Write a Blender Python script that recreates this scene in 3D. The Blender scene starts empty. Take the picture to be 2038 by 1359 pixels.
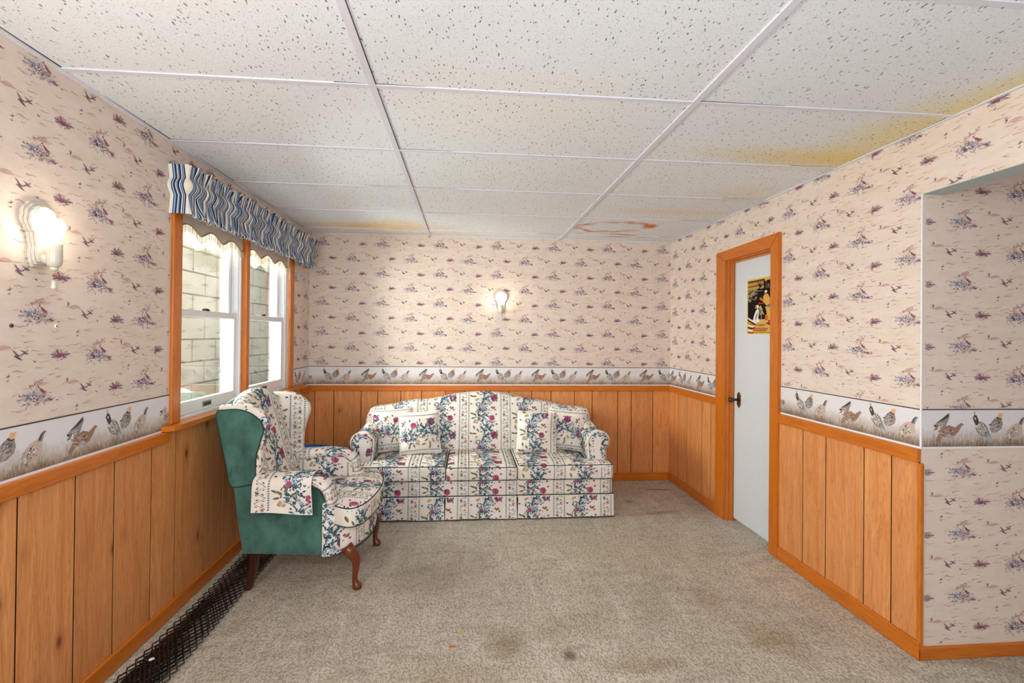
import bpy, bmesh, math, random
from math import sin, cos, pi, radians
from mathutils import Vector, Matrix
from mathutils.bvhtree import BVHTree
from mathutils.geometry import barycentric_transform

scene = bpy.context.scene
COL = scene.collection

# ------------------------------------------------------------------ camera
CAM_Z = 1.3793
yaw, pitch, roll = 0.0841, 0.0055, 0.0102
fw = Vector((sin(yaw), cos(yaw), 0)); rt = Vector((cos(yaw), -sin(yaw), 0)); up = Vector((0, 0, 1))
f2 = fw * cos(pitch) + up * sin(pitch); u2 = up * cos(pitch) - fw * sin(pitch)
r3 = rt * cos(roll) + u2 * sin(roll); u3 = u2 * cos(roll) - rt * sin(roll)
cam_data = bpy.data.cameras.new('camera')
cam = bpy.data.objects.new('camera', cam_data); COL.objects.link(cam)
cam.matrix_world = Matrix(((r3.x, u3.x, -f2.x, 0), (r3.y, u3.y, -f2.y, 0), (r3.z, u3.z, -f2.z, CAM_Z), (0, 0, 0, 1)))
cam_data.sensor_width = 36.0
cam_data.lens = 949.6165 * 36.0 / 2038.0
cam_data.shift_x = 11.136 / 2038.0
cam_data.shift_y = -19.3772 / 2038.0
cam_data.clip_start = 0.05
scene.camera = cam

# ------------------------------------------------------------------ world, exposure, lights
scene.view_settings.view_transform = 'Standard'
scene.view_settings.look = 'None'
scene.view_settings.gamma = 1.0
scene.view_settings.use_curve_mapping = False
scene.view_settings.exposure = 0.45
world = bpy.data.worlds.new('world'); scene.world = world; world.use_nodes = True
wbg = world.node_tree.nodes['Background']
wbg.inputs['Color'].default_value = (0.90, 0.95, 1.0, 1); wbg.inputs['Strength'].default_value = 0.75

def area(name, loc, target, size, size_y, power, color):
    l = bpy.data.lights.new(name, 'AREA'); l.shape = 'RECTANGLE'; l.size = size; l.size_y = size_y
    l.energy = power; l.color = color
    o = bpy.data.objects.new(name, l); COL.objects.link(o); o.location = loc
    o.rotation_euler = (Vector(target) - Vector(loc)).to_track_quat('-Z', 'Y').to_euler()
    return o
area('daylight', (-1.9, 4.6, 2.9), (-2.2, 4.6, 1.2), 0.8, 3.6, 150, (1.0, 0.98, 0.95))     # sky strip over the light well
area('window_daylight', (-2.3, 3.3, 1.55), (0.0, 3.45, 1.15), 0.75, 0.9, 88, (1.0, 0.97, 0.93))
area('overhead_fill', (0.25, -0.55, 2.2), (0.25, 0.5, 0.2), 1.2, 0.6, 13, (1.0, 0.97, 0.95))  # added fill from above, behind the camera; no known fixture
area('uplight_fill', (0.15, -0.25, 1.35), (0.25, 1.5, 2.28), 0.7, 0.7, 8.5, (1.0, 0.98, 0.97))  # added uplight that brightens the ceiling, not a known source
area('side_fill', (-1.25, 0.1, 1.65), (1.96, 3.0, 1.25), 0.35, 0.5, 18, (1.0, 0.93, 0.86))  # added fill from the left to brighten the right wall

XL, XR, YB, H, YC = -1.4184, 1.9629, 4.4501, 2.282, 1.9051
YF = -0.6          # how far the room is built towards and behind the camera
RAIL_B, RAIL_T, BORD_B, BORD_T = 0.852, 0.903, 0.912, 1.070

# ------------------------------------------------------------------ colour and node helpers
def lin(c):
    return tuple(((x / 255.0) / 12.92 if x / 255.0 <= 0.04045 else ((x / 255.0 + 0.055) / 1.055) ** 2.4) for x in c) + (1.0,)

class NT:
    def __init__(s, name, rough=0.8, spec=0.3):
        s.m = bpy.data.materials.new(name); s.m.use_nodes = True
        s.t = s.m.node_tree; s.n = s.t.nodes; s.b = s.n['Principled BSDF']
        s.b.inputs['Roughness'].default_value = rough
        s.b.inputs['Specular IOR Level'].default_value = spec
        s._pos = None
    def new(s, typ, **kw):
        nd = s.n.new(typ)
        for k, v in kw.items(): setattr(nd, k, v)
        return nd
    def link(s, a, b): s.t.links.new(a, b)
    def put(s, sock, v):
        if isinstance(v, bpy.types.NodeSocket): s.link(v, sock)
        elif v is not None:
            sock.default_value = v
    def pos(s):
        if s._pos is None:
            s._pos = s.new('ShaderNodeNewGeometry').outputs['Position']
        return s._pos
    def math(s, op, a, b=None, c=None, clamp=False):
        nd = s.new('ShaderNodeMath', operation=op, use_clamp=clamp)
        s.put(nd.inputs[0], a); s.put(nd.inputs[1], b)
        if c is not None: s.put(nd.inputs[2], c)
        return nd.outputs[0]
    def vmath(s, op, a, b=None):
        nd = s.new('ShaderNodeVectorMath', operation=op)
        s.put(nd.inputs[0], a)
        if b is not None: s.put(nd.inputs[1], b)
        return nd.outputs['Value'] if op == 'LENGTH' else nd.outputs[0]
    def noise(s, vec, scale, detail=2.0, rough=0.5, dist=0.0, out=0):
        nd = s.new('ShaderNodeTexNoise'); s.put(nd.inputs['Vector'], vec)
        nd.inputs['Scale'].default_value = scale; nd.inputs['Detail'].default_value = detail
        nd.inputs['Roughness'].default_value = rough; nd.inputs['Distortion'].default_value = dist
        return nd.outputs[out]
    def vor(s, vec, scale, feature='F1', out='Distance', rnd=1.0):
        nd = s.new('ShaderNodeTexVoronoi', feature=feature); s.put(nd.inputs['Vector'], vec)
        nd.inputs['Scale'].default_value = scale; nd.inputs['Randomness'].default_value = rnd
        return nd.outputs[out]
    def ramp(s, v, a, b, lo=0.0, hi=1.0):
        nd = s.new('ShaderNodeMapRange', clamp=True); s.put(nd.inputs[0], v)
        nd.inputs[1].default_value = a; nd.inputs[2].default_value = b
        nd.inputs[3].default_value = lo; nd.inputs[4].default_value = hi
        return nd.outputs[0]
    def mix(s, f, a, b, mode='MIX'):
        nd = s.new('ShaderNodeMix', data_type='RGBA', blend_type=mode)
        s.put(nd.inputs[0], f); s.put(nd.inputs[6], a); s.put(nd.inputs[7], b)
        return nd.outputs[2]
    def scale(s, vec, sc):
        return s.vmath('MULTIPLY', vec, sc)
    def sep(s, vec):
        nd = s.new('ShaderNodeSeparateXYZ'); s.put(nd.inputs[0], vec); return nd.outputs
    def comb(s, x, y, z):
        nd = s.new('ShaderNodeCombineXYZ')
        for i, v in enumerate((x, y, z)): s.put(nd.inputs[i], v)
        return nd.outputs[0]
    def bump(s, h, strength, dist=0.01):
        nd = s.new('ShaderNodeBump'); s.put(nd.inputs['Height'], h)
        nd.inputs['Strength'].default_value = strength; nd.inputs['Distance'].default_value = dist
        s.link(nd.outputs[0], s.b.inputs['Normal'])
    def color(s, c): s.put(s.b.inputs['Base Color'], c); return s.m
    def blob(s, cx, cy, rx, ry, ang=0.0, wob=0.35, soft=0.35, nscale=6.0, cz=None, plane='xy'):
        """soft-edged stain of a real shape around a point of the surface"""
        x, y, z = s.sep(s.pos())
        a, b = (x, y) if plane == 'xy' else ((y, z) if plane == 'yz' else (x, z))
        dx = s.math('SUBTRACT', a, cx); dy = s.math('SUBTRACT', b, cy)
        ca, sa = cos(ang), sin(ang)
        ux = s.math('DIVIDE', s.math('ADD', s.math('MULTIPLY', dx, ca), s.math('MULTIPLY', dy, sa)), rx)
        uy = s.math('DIVIDE', s.math('SUBTRACT', s.math('MULTIPLY', dy, ca), s.math('MULTIPLY', dx, sa)), ry)
        d = s.math('SQRT', s.math('ADD', s.math('MULTIPLY', ux, ux), s.math('MULTIPLY', uy, uy)))
        n = s.noise(s.pos(), nscale, 3.0)
        d = s.math('ADD', d, s.math('MULTIPLY', s.math('SUBTRACT', n, 0.5), wob * 2))
        return d, s.ramp(d, 1.0 - soft, 1.0 + soft * 0.3, 1.0, 0.0)

def flat(name, c, rough=0.9, spec=0.1, metal=0.0):
    t = NT(name, rough, spec); t.b.inputs['Metallic'].default_value = metal
    # a little procedural unevenness so that nothing is perfectly uniform
    n = t.noise(t.pos(), 60.0, 2.0)
    base = lin(c)
    return t.color(t.mix(n, tuple(v * 0.94 for v in base[:3]) + (1,), tuple(min(1, v * 1.05) for v in base[:3]) + (1,)))

# ------------------------------------------------------------------ materials
def mat_paper():
    t = NT('wallpaper', 0.75, 0.2)
    p = t.pos()
    n = t.noise(t.scale(p, (3.0, 3.0, 9.0)), 3.0, 4.0)
    c = t.mix(t.ramp(n, 0.3, 0.7), lin((230, 216, 207)), lin((222, 208, 194)))
    f = t.noise(t.scale(p, (30, 30, 160)), 3.0, 3.0)
    c = t.mix(t.ramp(f, 0.5, 0.75, 0, 0.22), c, lin((205, 168, 155)))
    g = t.noise(p, 420.0, 2.0)
    t.bump(g, 0.06, 0.002)
    return t.color(c)
def mat_border():
    t = NT('border_paper', 0.6, 0.2)
    x, y, z = t.sep(t.pos())
    n = t.noise(t.scale(t.pos(), (60, 60, 14)), 3.0, 4.0)
    n2 = t.noise(t.scale(t.pos(), (9, 9, 3)), 1.5, 2.0)
    h = t.math('ADD', t.math('ADD', z, t.math('MULTIPLY', t.math('SUBTRACT', n, 0.5), 0.075)), t.math('MULTIPLY', t.math('SUBTRACT', n2, 0.5), 0.05))
    k = t.ramp(h, 0.915, 1.0, 1.0, 0.0)
    c = t.mix(k, lin((226, 224, 228)), lin((168, 148, 128)))
    k2 = t.ramp(h, 0.90, 0.945, 1.0, 0.0)
    c = t.mix(k2, c, lin((112, 98, 82)))
    return t.color(c)
def mat_wood(name, c1, c2, c3, axis='z', rough=0.35, spec=0.45, plank=False, knots=True):
    t = NT(name, rough, spec)
    p = t.pos()
    s_long, s_cross = 1.2, 14.0
    sc = {'z': (s_cross, s_cross, s_long), 'y': (s_cross, s_long, s_cross), 'x': (s_long, s_cross, s_cross)}[axis]
    rnd = None
    if plank:
        geo = t.new('ShaderNodeNewGeometry'); rnd = geo.outputs['Random Per Island']
        off = t.comb(t.math('MULTIPLY', rnd, 7.0), t.math('MULTIPLY', rnd, 13.0), t.math('MULTIPLY', rnd, 31.0))
        q = t.vmath('ADD', p, off)
    else:
        q = p
    warp = t.noise(t.scale(q, tuple(v * 0.25 for v in sc)), 1.5, 3.0, out=1)
    q2 = t.vmath('ADD', t.scale(q, sc), t.scale(warp, (1.6, 1.6, 1.6)))
    g = t.noise(q2, 2.2, 6.0, 0.62, 0.6)
    rings = t.math('FRACT', t.math('MULTIPLY', g, 7.0))
    c = t.mix(t.ramp(g, 0.33, 0.68), lin(c1), lin(c2))
    c = t.mix(t.ramp(rings, 0.0, 0.28, 0.34, 0.0), c, lin(c3))
    fine = t.noise(t.scale(q, tuple(v * 9 for v in sc)), 1.3, 3.0)
    c = t.mix(t.ramp(fine, 0.52, 0.72, 0, 0.25), c, lin(c3))
    if knots:
        ks = {'z': (4.2, 4.2, 2.2), 'y': (3.4, 1.5, 3.4), 'x': (1.5, 3.4, 3.4)}[axis]
        kd = t.vor(t.scale(q, ks), 1.35)
        c = t.mix(t.ramp(kd, 0.035, 0.09, 0.9, 0.0), c, lin((70, 32, 12)))
        c = t.mix(t.ramp(kd, 0.06, 0.2, 0.35, 0.0), c, lin(c3))
    if plank:
        c = t.mix(t.math('MULTIPLY', rnd, 0.22), c, lin(c3))
    t.bump(fine, 0.05, 0.002)
    return t.color(c)
def mat_ceiling():
    t = NT('ceiling_tile', 0.95, 0.05)
    p = t.pos()
    n = t.noise(p, 1.4, 3.0)
    c = t.mix(n, lin((236, 242, 248)), lin((230, 236, 242)))
    # broad damp tints and brown-rimmed leaks
    for (cx, cy, rx, ry, a, k, col) in (
            (1.95, 2.26, 0.75, 0.17, 0.0, 0.75, (236, 208, 120)), (1.98, 1.95, 0.34, 0.40, 0.0, 0.62, (236, 214, 130)),
            (2.0, 1.45, 0.16, 0.42, 0.0, 0.75, (230, 212, 120)), (-0.55, 3.93, 0.30, 0.10, 0.0, 0.5, (240, 214, 150)),
            (-0.80, 4.1, 0.65, 0.14, 0.0, 0.75, (240, 206, 135)), (-0.55, 4.36, 0.75, 0.10, 0.0, 0.45, (240, 200, 130)),
            (1.55, 3.36, 0.5, 0.10, 0.0, 0.35, (236, 216, 160)), (-0.9, 1.1, 0.5, 0.25, 0.3, 0.3, (238, 226, 180)),
            (1.75, 2.9, 0.3, 0.2, 0.0, 0.3, (236, 222, 170)), (0.2, 1.9, 0.5, 0.35, 0.0, 0.2, (236, 222, 190))):
        _, m = t.blob(cx, cy, rx, ry, a, 0.35, 0.75, 3.0)
        c = t.mix(t.math('MULTIPLY', m, k), c, lin(col))
    for (cx, cy, rx, ry, a, w) in ((1.22, 3.88, 0.30, 0.17, -0.1, 0.26), (1.30, 4.20, 0.26, 0.05, 0.1, 0.5)):
        d, _ = t.blob(cx, cy, rx, ry, a, 0.45, 0.3, 7.0)
        ring = t.ramp(t.math('ABSOLUTE', t.math('SUBTRACT', d, 1.0)), 0.03, w, 1.0, 0.0)
        br = t.ramp(t.noise(p, 5.0, 2.0), 0.36, 0.6)
        c = t.mix(t.math('MULTIPLY', ring, br), c, lin((206, 132, 62)))
    # pinholes and fissures pressed into the tile
    warp = t.noise(p, 26.0, 2.0, out=1)
    q = t.vmath('ADD', t.scale(p, (74, 33, 40)), t.scale(warp, (1.5, 1.5, 0)))
    fis = t.vor(q, 1.0)
    sel = t.ramp(t.vor(q, 1.0, out='Color'), 0.10, 0.14)
    m1 = t.math('MULTIPLY', t.ramp(fis, 0.13, 0.20, 1.0, 0.0), sel)
    q3 = t.scale(p, (170, 110, 100))
    m2 = t.ramp(t.vor(q3, 1.0), 0.14, 0.22, 0.7, 0.0)
    holes = t.math('MAXIMUM', m1, m2)
    c = t.mix(t.math('MULTIPLY', holes, 0.9), c, lin((104, 102, 100)))
    t.bump(t.math('SUBTRACT', 1.0, holes), 0.35, 0.003)
    return t.color(c)
def mat_carpet():
    t = NT('carpet', 1.0, 0.02)
    p = t.pos()
    n = t.noise(p, 1.3, 4.0)
    c = t.mix(t.ramp(n, 0.3, 0.7), lin((222, 213, 198)), lin((196, 188, 173)))
    st = t.noise(t.scale(p, (5.0, 0.9, 1)), 3.0, 4.0, 0.6, 0.4)
    c = t.mix(t.ramp(st, 0.48, 0.7, 0, 0.6), c, lin((232, 226, 216)))
    st2 = t.noise(t.scale(p, (3.0, 9.0, 1)), 1.7, 4.0)
    c = t.mix(t.ramp(st2, 0.48, 0.72, 0, 0.6), c, lin((176, 168, 154)))
    for (cx, cy, rx, ry, a, k, col) in (
            (1.365, 3.874, 0.05, 0.045, 0, 0.6, (120, 98, 66)), (1.74, 4.16, 0.16, 0.02, -0.1, 0.7, (110, 88, 60)),
            (1.55, 3.62, 0.22, 0.03, 0.2, 0.45, (140, 116, 80)), (0.46, 2.03, 0.03, 0.035, 0, 0.75, (92, 74, 52)),
            (0.20, 2.13, 0.10, 0.12, 0, 0.45, (140, 116, 76)), (1.42, 2.08, 0.14, 0.14, 0, 0.45, (164, 136, 94)),
            (1.30, 2.45, 0.08, 0.12, 0, 0.35, (176, 148, 108)), (0.55, 2.25, 0.22, 0.10, 0, 0.3, (160, 138, 100)),
            (0.75, 1.95, 0.20, 0.06, 0, 0.4, (150, 124, 84)), (-0.05, 1.95, 0.25, 0.08, 0, 0.3, (160, 136, 96)),
            (1.1, 3.0, 0.6, 0.35, 0, 0.3, (204, 194, 160)), (-0.2, 2.75, 0.3, 0.2, 0, 0.25, (150, 138, 120))):
        _, m = t.blob(cx, cy, rx, ry, a, 0.5, 0.6, 9.0)
        c = t.mix(t.math('MULTIPLY', m, k), c, lin(col))
    loops = t.vor(t.vmath('ADD', t.scale(p, (120, 85, 1)), t.scale(t.noise(p, 20.0, 2.0, out=1), (3, 3, 0))), 1.0)
    fib = t.noise(p, 260.0, 3.0, 0.7)
    c = t.mix(t.ramp(loops, 0.35, 0.75, 0, 0.5), c, lin((122, 112, 96)))
    c = t.mix(t.ramp(fib, 0.35, 0.5, 0.35, 0.0), c, lin((110, 100, 84)))
    t.bump(t.math('SUBTRACT', t.math('MULTIPLY', fib, 0.4), loops), 0.9, 0.006)
    return t.color(c)
def mat_fabric():
    t = NT('floral_cloth', 0.95, 0.05)
    p = t.pos()
    n = t.noise(p, 7.0, 3.0)
    c = t.mix(t.ramp(n, 0.35, 0.65), lin((240, 235, 228)), lin((232, 224, 214)))
    w = t.noise(p, 500.0, 2.0)
    c = t.mix(t.ramp(w, 0.5, 0.7, 0, 0.12), c, lin((196, 186, 170)))
    wr = t.noise(p, 9.0, 3.0)
    t.bump(t.math('ADD', t.math('MULTIPLY', w, 0.06), wr), 0.22, 0.02)
    return t.color(c)
def mat_green():
    t = NT('green_velvet', 0.8, 0.15)
    p = t.pos()
    n = t.noise(t.scale(p, (7, 7, 5)), 1.6, 5.0, 0.6)
    c = t.mix(t.ramp(n, 0.3, 0.7), lin((46, 80, 74)), lin((78, 124, 112)))
    t.b.inputs['Sheen Weight'].default_value = 0.35
    t.bump(t.noise(p, 400.0, 2.0), 0.15, 0.002)
    return t.color(c)
def mat_stripes():
    t = NT('striped_cotton', 0.9, 0.05)
    u = t.sep(t.new('ShaderNodeUVMap', uv_map='UVMap').outputs[0])[0]
    f = t.math('FRACT', t.math('DIVIDE', u, 0.075))
    cr = t.new('ShaderNodeValToRGB'); cr.color_ramp.interpolation = 'CONSTANT'
    stops = [(0, (232, 226, 214)), (0.22, (52, 94, 150)), (0.30, (170, 190, 208)), (0.36, (30, 56, 100)), (0.48, (214, 204, 184)),
             (0.56, (84, 128, 176)), (0.64, (24, 42, 76)), (0.73, (226, 222, 212)), (0.79, (62, 108, 162)), (0.86, (186, 178, 160)), (0.91, (26, 50, 92))]
    el = cr.color_ramp.elements
    el[0].position = 0; el[0].color = lin(stops[0][1]); el[1].position = stops[1][0]; el[1].color = lin(stops[1][1])
    for pz, cc in stops[2:]:
        e = el.new(pz); e.color = lin(cc)
    t.put(cr.inputs[0], f)
    return t.color(cr.outputs[0])
def mat_block():
    t = NT('concrete_block', 0.95, 0.05)
    x, y, z = t.sep(t.pos())
    br = t.new('ShaderNodeTexBrick'); br.offset = 0.5
    br.inputs['Scale'].default_value = 1.0; br.inputs['Mortar Size'].default_value = 0.008
    br.inputs['Brick Width'].default_value = 0.39; br.inputs['Row Height'].default_value = 0.195
    br.inputs['Mortar Smooth'].default_value = 0.2
    t.put(br.inputs['Vector'], t.comb(t.math('SUBTRACT', y, 0.07), t.math('SUBTRACT', z, 0.138), 0.0))
    br.inputs['Color1'].default_value = lin((196, 192, 178)); br.inputs['Color2'].default_value = lin((186, 184, 172))
    br.inputs['Mortar'].default_value = lin((104, 96, 82))
    c = br.outputs['Color']
    n = t.noise(t.pos(), 70.0, 4.0, 0.7)
    c = t.mix(t.ramp(n, 0.3, 0.48, 0.35, 0.0), c, lin((120, 112, 96)))
    n2 = t.noise(t.pos(), 2.2, 4.0)
    c = t.mix(t.ramp(n2, 0.5, 0.7, 0, 0.45), c, lin((214, 210, 198)))
    for (cy, cz, ry, rz) in ((4.25, 1.02, 0.16, 0.06), (4.6, 2.05, 0.4, 0.12), (4.9, 1.1, 0.2, 0.15)):
        _, m = t.blob(cy, cz, ry, rz, 0, 0.5, 0.6, 7.0, plane='yz')
        c = t.mix(t.math('MULTIPLY', m, 0.5), c, lin((120, 108, 84)))
    t.bump(t.math('ADD', n, t.math('MULTIPLY', br.outputs['Fac'], -1.5)), 0.5, 0.01)
    return t.color(c)
def mat_glass():
    t = NT('window_glass', 0.0, 0.5)
    t.b.inputs['Transmission Weight'].default_value = 0.0
    out = t.n['Material Output']
    tr = t.new('ShaderNodeBsdfTransparent'); tr.inputs[0].default_value = (0.94, 0.97, 0.95, 1)
    gl = t.new('ShaderNodeBsdfGlossy'); gl.inputs['Roughness'].default_value = 0.02
    fr = t.new('ShaderNodeFresnel'); fr.inputs['IOR'].default_value = 1.45
    mx = t.new('ShaderNodeMixShader'); t.link(t.math('MULTIPLY', fr.outputs[0], 0.7), mx.inputs[0])
    t.link(tr.outputs[0], mx.inputs[1]); t.link(gl.outputs[0], mx.inputs[2]); t.link(mx.outputs[0], out.inputs['Surface'])
    return t.m
def mat_emit(name, c, s):
    t = NT(name, 0.3, 0.4)
    t.color(lin((250, 244, 232)))
    t.b.inputs['Emission Color'].default_value = c; t.b.inputs['Emission Strength'].default_value = s
    return t.m

M = {}
M['paper'] = mat_paper(); M['border'] = mat_border()
M['panel'] = mat_wood('pine_panelling', (236, 166, 104), (216, 140, 80), (136, 72, 34), 'z', 0.42, 0.35, plank=True)
for ax in 'xyz':
    M['trim_' + ax] = mat_wood('varnished_trim_' + ax, (212, 122, 32), (196, 104, 22), (128, 58, 12), ax, 0.3, 0.45, knots=False)
M['mahogany'] = mat_wood('mahogany_leg', (122, 58, 28), (96, 42, 20), (48, 20, 10), 'z', 0.2, 0.6, knots=False)
M['darkleg'] = mat_wood('dark_stained_leg', (72, 38, 24), (54, 28, 18), (24, 12, 8), 'z', 0.3, 0.5, knots=False)
M['ceil'] = mat_ceiling(); M['carpet'] = mat_carpet(); M['cloth'] = mat_fabric(); M['green'] = mat_green()
M['stripe'] = mat_stripes(); M['block'] = mat_block(); M['glass'] = mat_glass()
M['bulb'] = mat_emit('lit_bulb', (1.0, 0.86, 0.66, 1), 32.0)
M['tee'] = flat('grid_white', (222, 224, 236), 0.5, 0.3)
M['gap'] = flat('dark_gap', (30, 28, 28))
M['vinyl'] = flat('white_vinyl', (236, 238, 242), 0.35, 0.4)
M['white'] = flat('white_line', (240, 240, 244), 0.5, 0.3)
M['doorwhite'] = flat('door_paint', (214, 222, 228), 0.4, 0.35)
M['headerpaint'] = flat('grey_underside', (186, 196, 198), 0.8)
M['porcelain'] = flat('porcelain', (206, 200, 188), 0.18, 0.6)
M['brass'] = flat('antique_brass', (150, 112, 62), 0.3, 0.5, 0.9)
M['brownmetal'] = flat('dark_bronze', (70, 58, 50), 0.4, 0.5, 0.5)
M['shade'] = flat('shade_cloth', (214, 206, 194)); M['gimp'] = flat('shade_braid', (176, 150, 124)); M['fringe'] = flat('cream_fringe', (240, 228, 204))
M['lace'] = flat('white_thread', (232, 234, 240))
M['welt'] = flat('dark_green_welt', (44, 66, 64)); M['shadow_gap'] = flat('groove', (34, 16, 8))
M['black'] = flat('black_plastic', (18, 18, 18), 0.35, 0.5); M['blue'] = flat('blue_plastic', (28, 92, 176), 0.4, 0.4)
# printing inks
INK = {'slate': (132, 128, 154), 'lav': (172, 168, 190), 'plum': (122, 94, 112), 'dark': (98, 80, 98), 'maroon': (156, 88, 98), 'red': (176, 104, 100),
       'pinkb': (206, 172, 160), 'cream': (244, 238, 226), 'tan': (188, 160, 138), 'duck': (122, 102, 114), 'mauve': (186, 150, 152),
       'bgrey': (150, 144, 142), 'bdark': (84, 76, 74), 'bbrown': (158, 124, 106), 'bpink': (204, 180, 168), 'orange': (232, 178, 128), 'bblue': (172, 178, 188),
       'f_blue': (66, 94, 128), 'f_teal': (70, 110, 120), 'f_navy': (46, 60, 84), 'f_olive': (118, 112, 78), 'f_tan': (190, 166, 134), 'f_green': (84, 112, 104),
       'f_mag': (150, 70, 104), 'f_pink': (208, 138, 162), 'f_plum': (92, 44, 72), 'f_sky': (138, 170, 196), 'f_rose': (178, 82, 112), 'f_dot': (84, 108, 126),
       'p_yellow': (226, 196, 60), 'p_tan': (214, 172, 92), 'p_black': (30, 28, 26), 'p_brown': (112, 78, 44), 'p_stone': (150, 142, 108), 'p_white': (226, 226, 222),
       'p_red': (196, 56, 34), 'p_blue': (70, 140, 178), 'p_grey': (120, 126, 130), 'p_orange': (206, 112, 50), 'p_navy': (36, 56, 80)}
for k, v in INK.items(): M[k] = flat('ink_' + k, v)

# ------------------------------------------------------------------ mesh buffers
class MB:
    def __init__(s): s.v = []; s.f = []; s.m = []; s.sm = []; s.uv = []; s.mats = []
    def mi(s, mat):
        if mat not in s.mats: s.mats.append(mat)
        return s.mats.index(mat)
    def add(s, vs, fs, mat, smooth=False, uvs=None):
        o = len(s.v); s.v.extend([Vector(v) for v in vs]); k = s.mi(mat)
        for f in fs:
            s.f.append(tuple(i + o for i in f)); s.m.append(k); s.sm.append(smooth)
        s.uv.extend(uvs if uvs else [(0, 0)] * len(vs))
    def box(s, x0, x1, y0, y1, z0, z1, mat):
        vs = [(x, y, z) for x in (x0, x1) for y in (y0, y1) for z in (z0, z1)]
        s.add(vs, [(0, 1, 3, 2), (4, 6, 7, 5), (0, 4, 5, 1), (2, 3, 7, 6), (0, 2, 6, 4), (1, 5, 7, 3)], mat)
    def bbox(s, x0, x1, y0, y1, z0, z1, mat, b=0.003):
        """box with small bevels"""
        b = min(b, (x1 - x0) / 2.01, (y1 - y0) / 2.01, (z1 - z0) / 2.01)
        bm = bmesh.new(); bmesh.ops.create_cube(bm, size=1)
        for v in bm.verts:
            v.co = Vector(((x0 + x1) / 2 + v.co.x * (x1 - x0), (y0 + y1) / 2 + v.co.y * (y1 - y0), (z0 + z1) / 2 + v.co.z * (z1 - z0)))
        bmesh.ops.bevel(bm, geom=bm.edges[:], offset=b, segments=2, affect='EDGES', profile=0.5)
        s.add([v.co.copy() for v in bm.verts], [[v.index for v in f.verts] for f in bm.faces], mat); bm.free()
    def prism(s, pts, fn, mat, smooth=False):
        """pts: closed 2D outline, fn(a,b,k) -> 3D for k in 0,1"""
        n = len(pts)
        vs = [fn(a, b, 0) for a, b in pts] + [fn(a, b, 1) for a, b in pts]
        fs = [tuple(range(n - 1, -1, -1)), tuple(range(n, 2 * n))] + [(i, (i + 1) % n, n + (i + 1) % n, n + i) for i in range(n)]
        s.add(vs, fs, mat, smooth)
    def tube(s, pts, r, mat, n=8, closed=False, caps=True):
        pts = [Vector(p) for p in pts]; N = len(pts); rs = r if isinstance(r, (list, tuple)) else [r] * N
        vs = []; prev = None
        for i, p in enumerate(pts):
            a = pts[(i - 1) % N] if (closed or i > 0) else p; b = pts[(i + 1) % N] if (closed or i < N - 1) else p
            d = (b - a)
            d = d.normalized() if d.length > 1e-9 else Vector((0, 0, 1))
            if prev is None: x = d.orthogonal().normalized()
            else:
                x = prev - d * prev.dot(d)
                x = x.normalized() if x.length > 1e-6 else d.orthogonal().normalized()
            prev = x; y = d.cross(x)
            for k in range(n):
                a2 = 2 * pi * k / n; vs.append(p + (x * cos(a2) + y * sin(a2)) * rs[i])
        fs = []
        for i in range(N if closed else N - 1):
            j = (i + 1) % N
            for k in range(n): fs.append((i * n + k, i * n + (k + 1) % n, j * n + (k + 1) % n, j * n + k))
        if caps and not closed: fs += [tuple(range(n - 1, -1, -1)), tuple((N - 1) * n + k for k in range(n))]
        s.add(vs, fs, mat, True)
    def lathe(s, prof, c, mat, n=24, axis='z'):
        vs = []
        for r, h in prof:
            for k in range(n):
                a = 2 * pi * k / n
                vs.append({'z': (c[0] + r * cos(a), c[1] + r * sin(a), c[2] + h), 'y': (c[0] + r * cos(a), c[1] + h, c[2] + r * sin(a)), 'x': (c[0] + h, c[1] + r * cos(a), c[2] + r * sin(a))}[axis])
        fs = []
        for i in range(len(prof) - 1):
            for k in range(n): fs.append((i * n + k, i * n + (k + 1) % n, (i + 1) * n + (k + 1) % n, (i + 1) * n + k))
        fs += [tuple(range(n - 1, -1, -1)), tuple((len(prof) - 1) * n + k for k in range(n))]
        s.add(vs, fs, mat, True)
    def grid(s, fn, nu, nv, mat, closed_u=False, smooth=True, uvfn=None):
        vs = []; uvs = []
        for i in range(nu + (0 if closed_u else 1)):
            for j in range(nv + 1):
                vs.append(fn(i / nu, j / nv)); uvs.append(uvfn(i / nu, j / nv) if uvfn else (0, 0))
        R = nv + 1; fs = []
        for i in range(nu):
            i2 = (i + 1) % nu if closed_u else i + 1
            for j in range(nv): fs.append((i * R + j, i2 * R + j, i2 * R + j + 1, i * R + j + 1))
        s.add(vs, fs, mat, smooth, uvs)
    def build(s, name, parent=None, label=None, uv=False, kind=None):
        me = bpy.data.meshes.new(name)
        org = parent_origin(parent)
        me.from_pydata([tuple(v - org) for v in s.v], [], s.f)
        for m in s.mats: me.materials.append(m)
        me.polygons.foreach_set('material_index', s.m); me.polygons.foreach_set('use_smooth', s.sm)
        if uv:
            L = me.uv_layers.new(name='UVMap')
            for lp in me.loops: L.data[lp.index].uv = s.uv[lp.vertex_index]
        me.update()
        o = bpy.data.objects.new(name, me); COL.objects.link(o)
        if parent: o.parent = parent
        if label: o['label'] = label
        if kind: o['kind'] = kind
        return o

ORG = {}
def parent_origin(p):
    r = Vector((0, 0, 0))
    while p is not None:
        r = r + Vector(p.location); p = p.parent
    return r
def thing(name, label, cat, loc, group=None):
    o = bpy.data.objects.new(name, None); COL.objects.link(o); o.location = loc; o.empty_display_size = 0.1
    o['label'] = label; o['category'] = cat
    if group: o['group'] = group
    return o
def tag(o, label, cat, group=None):
    o['label'] = label; o['category'] = cat
    if group: o['group'] = group
    return o

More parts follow.
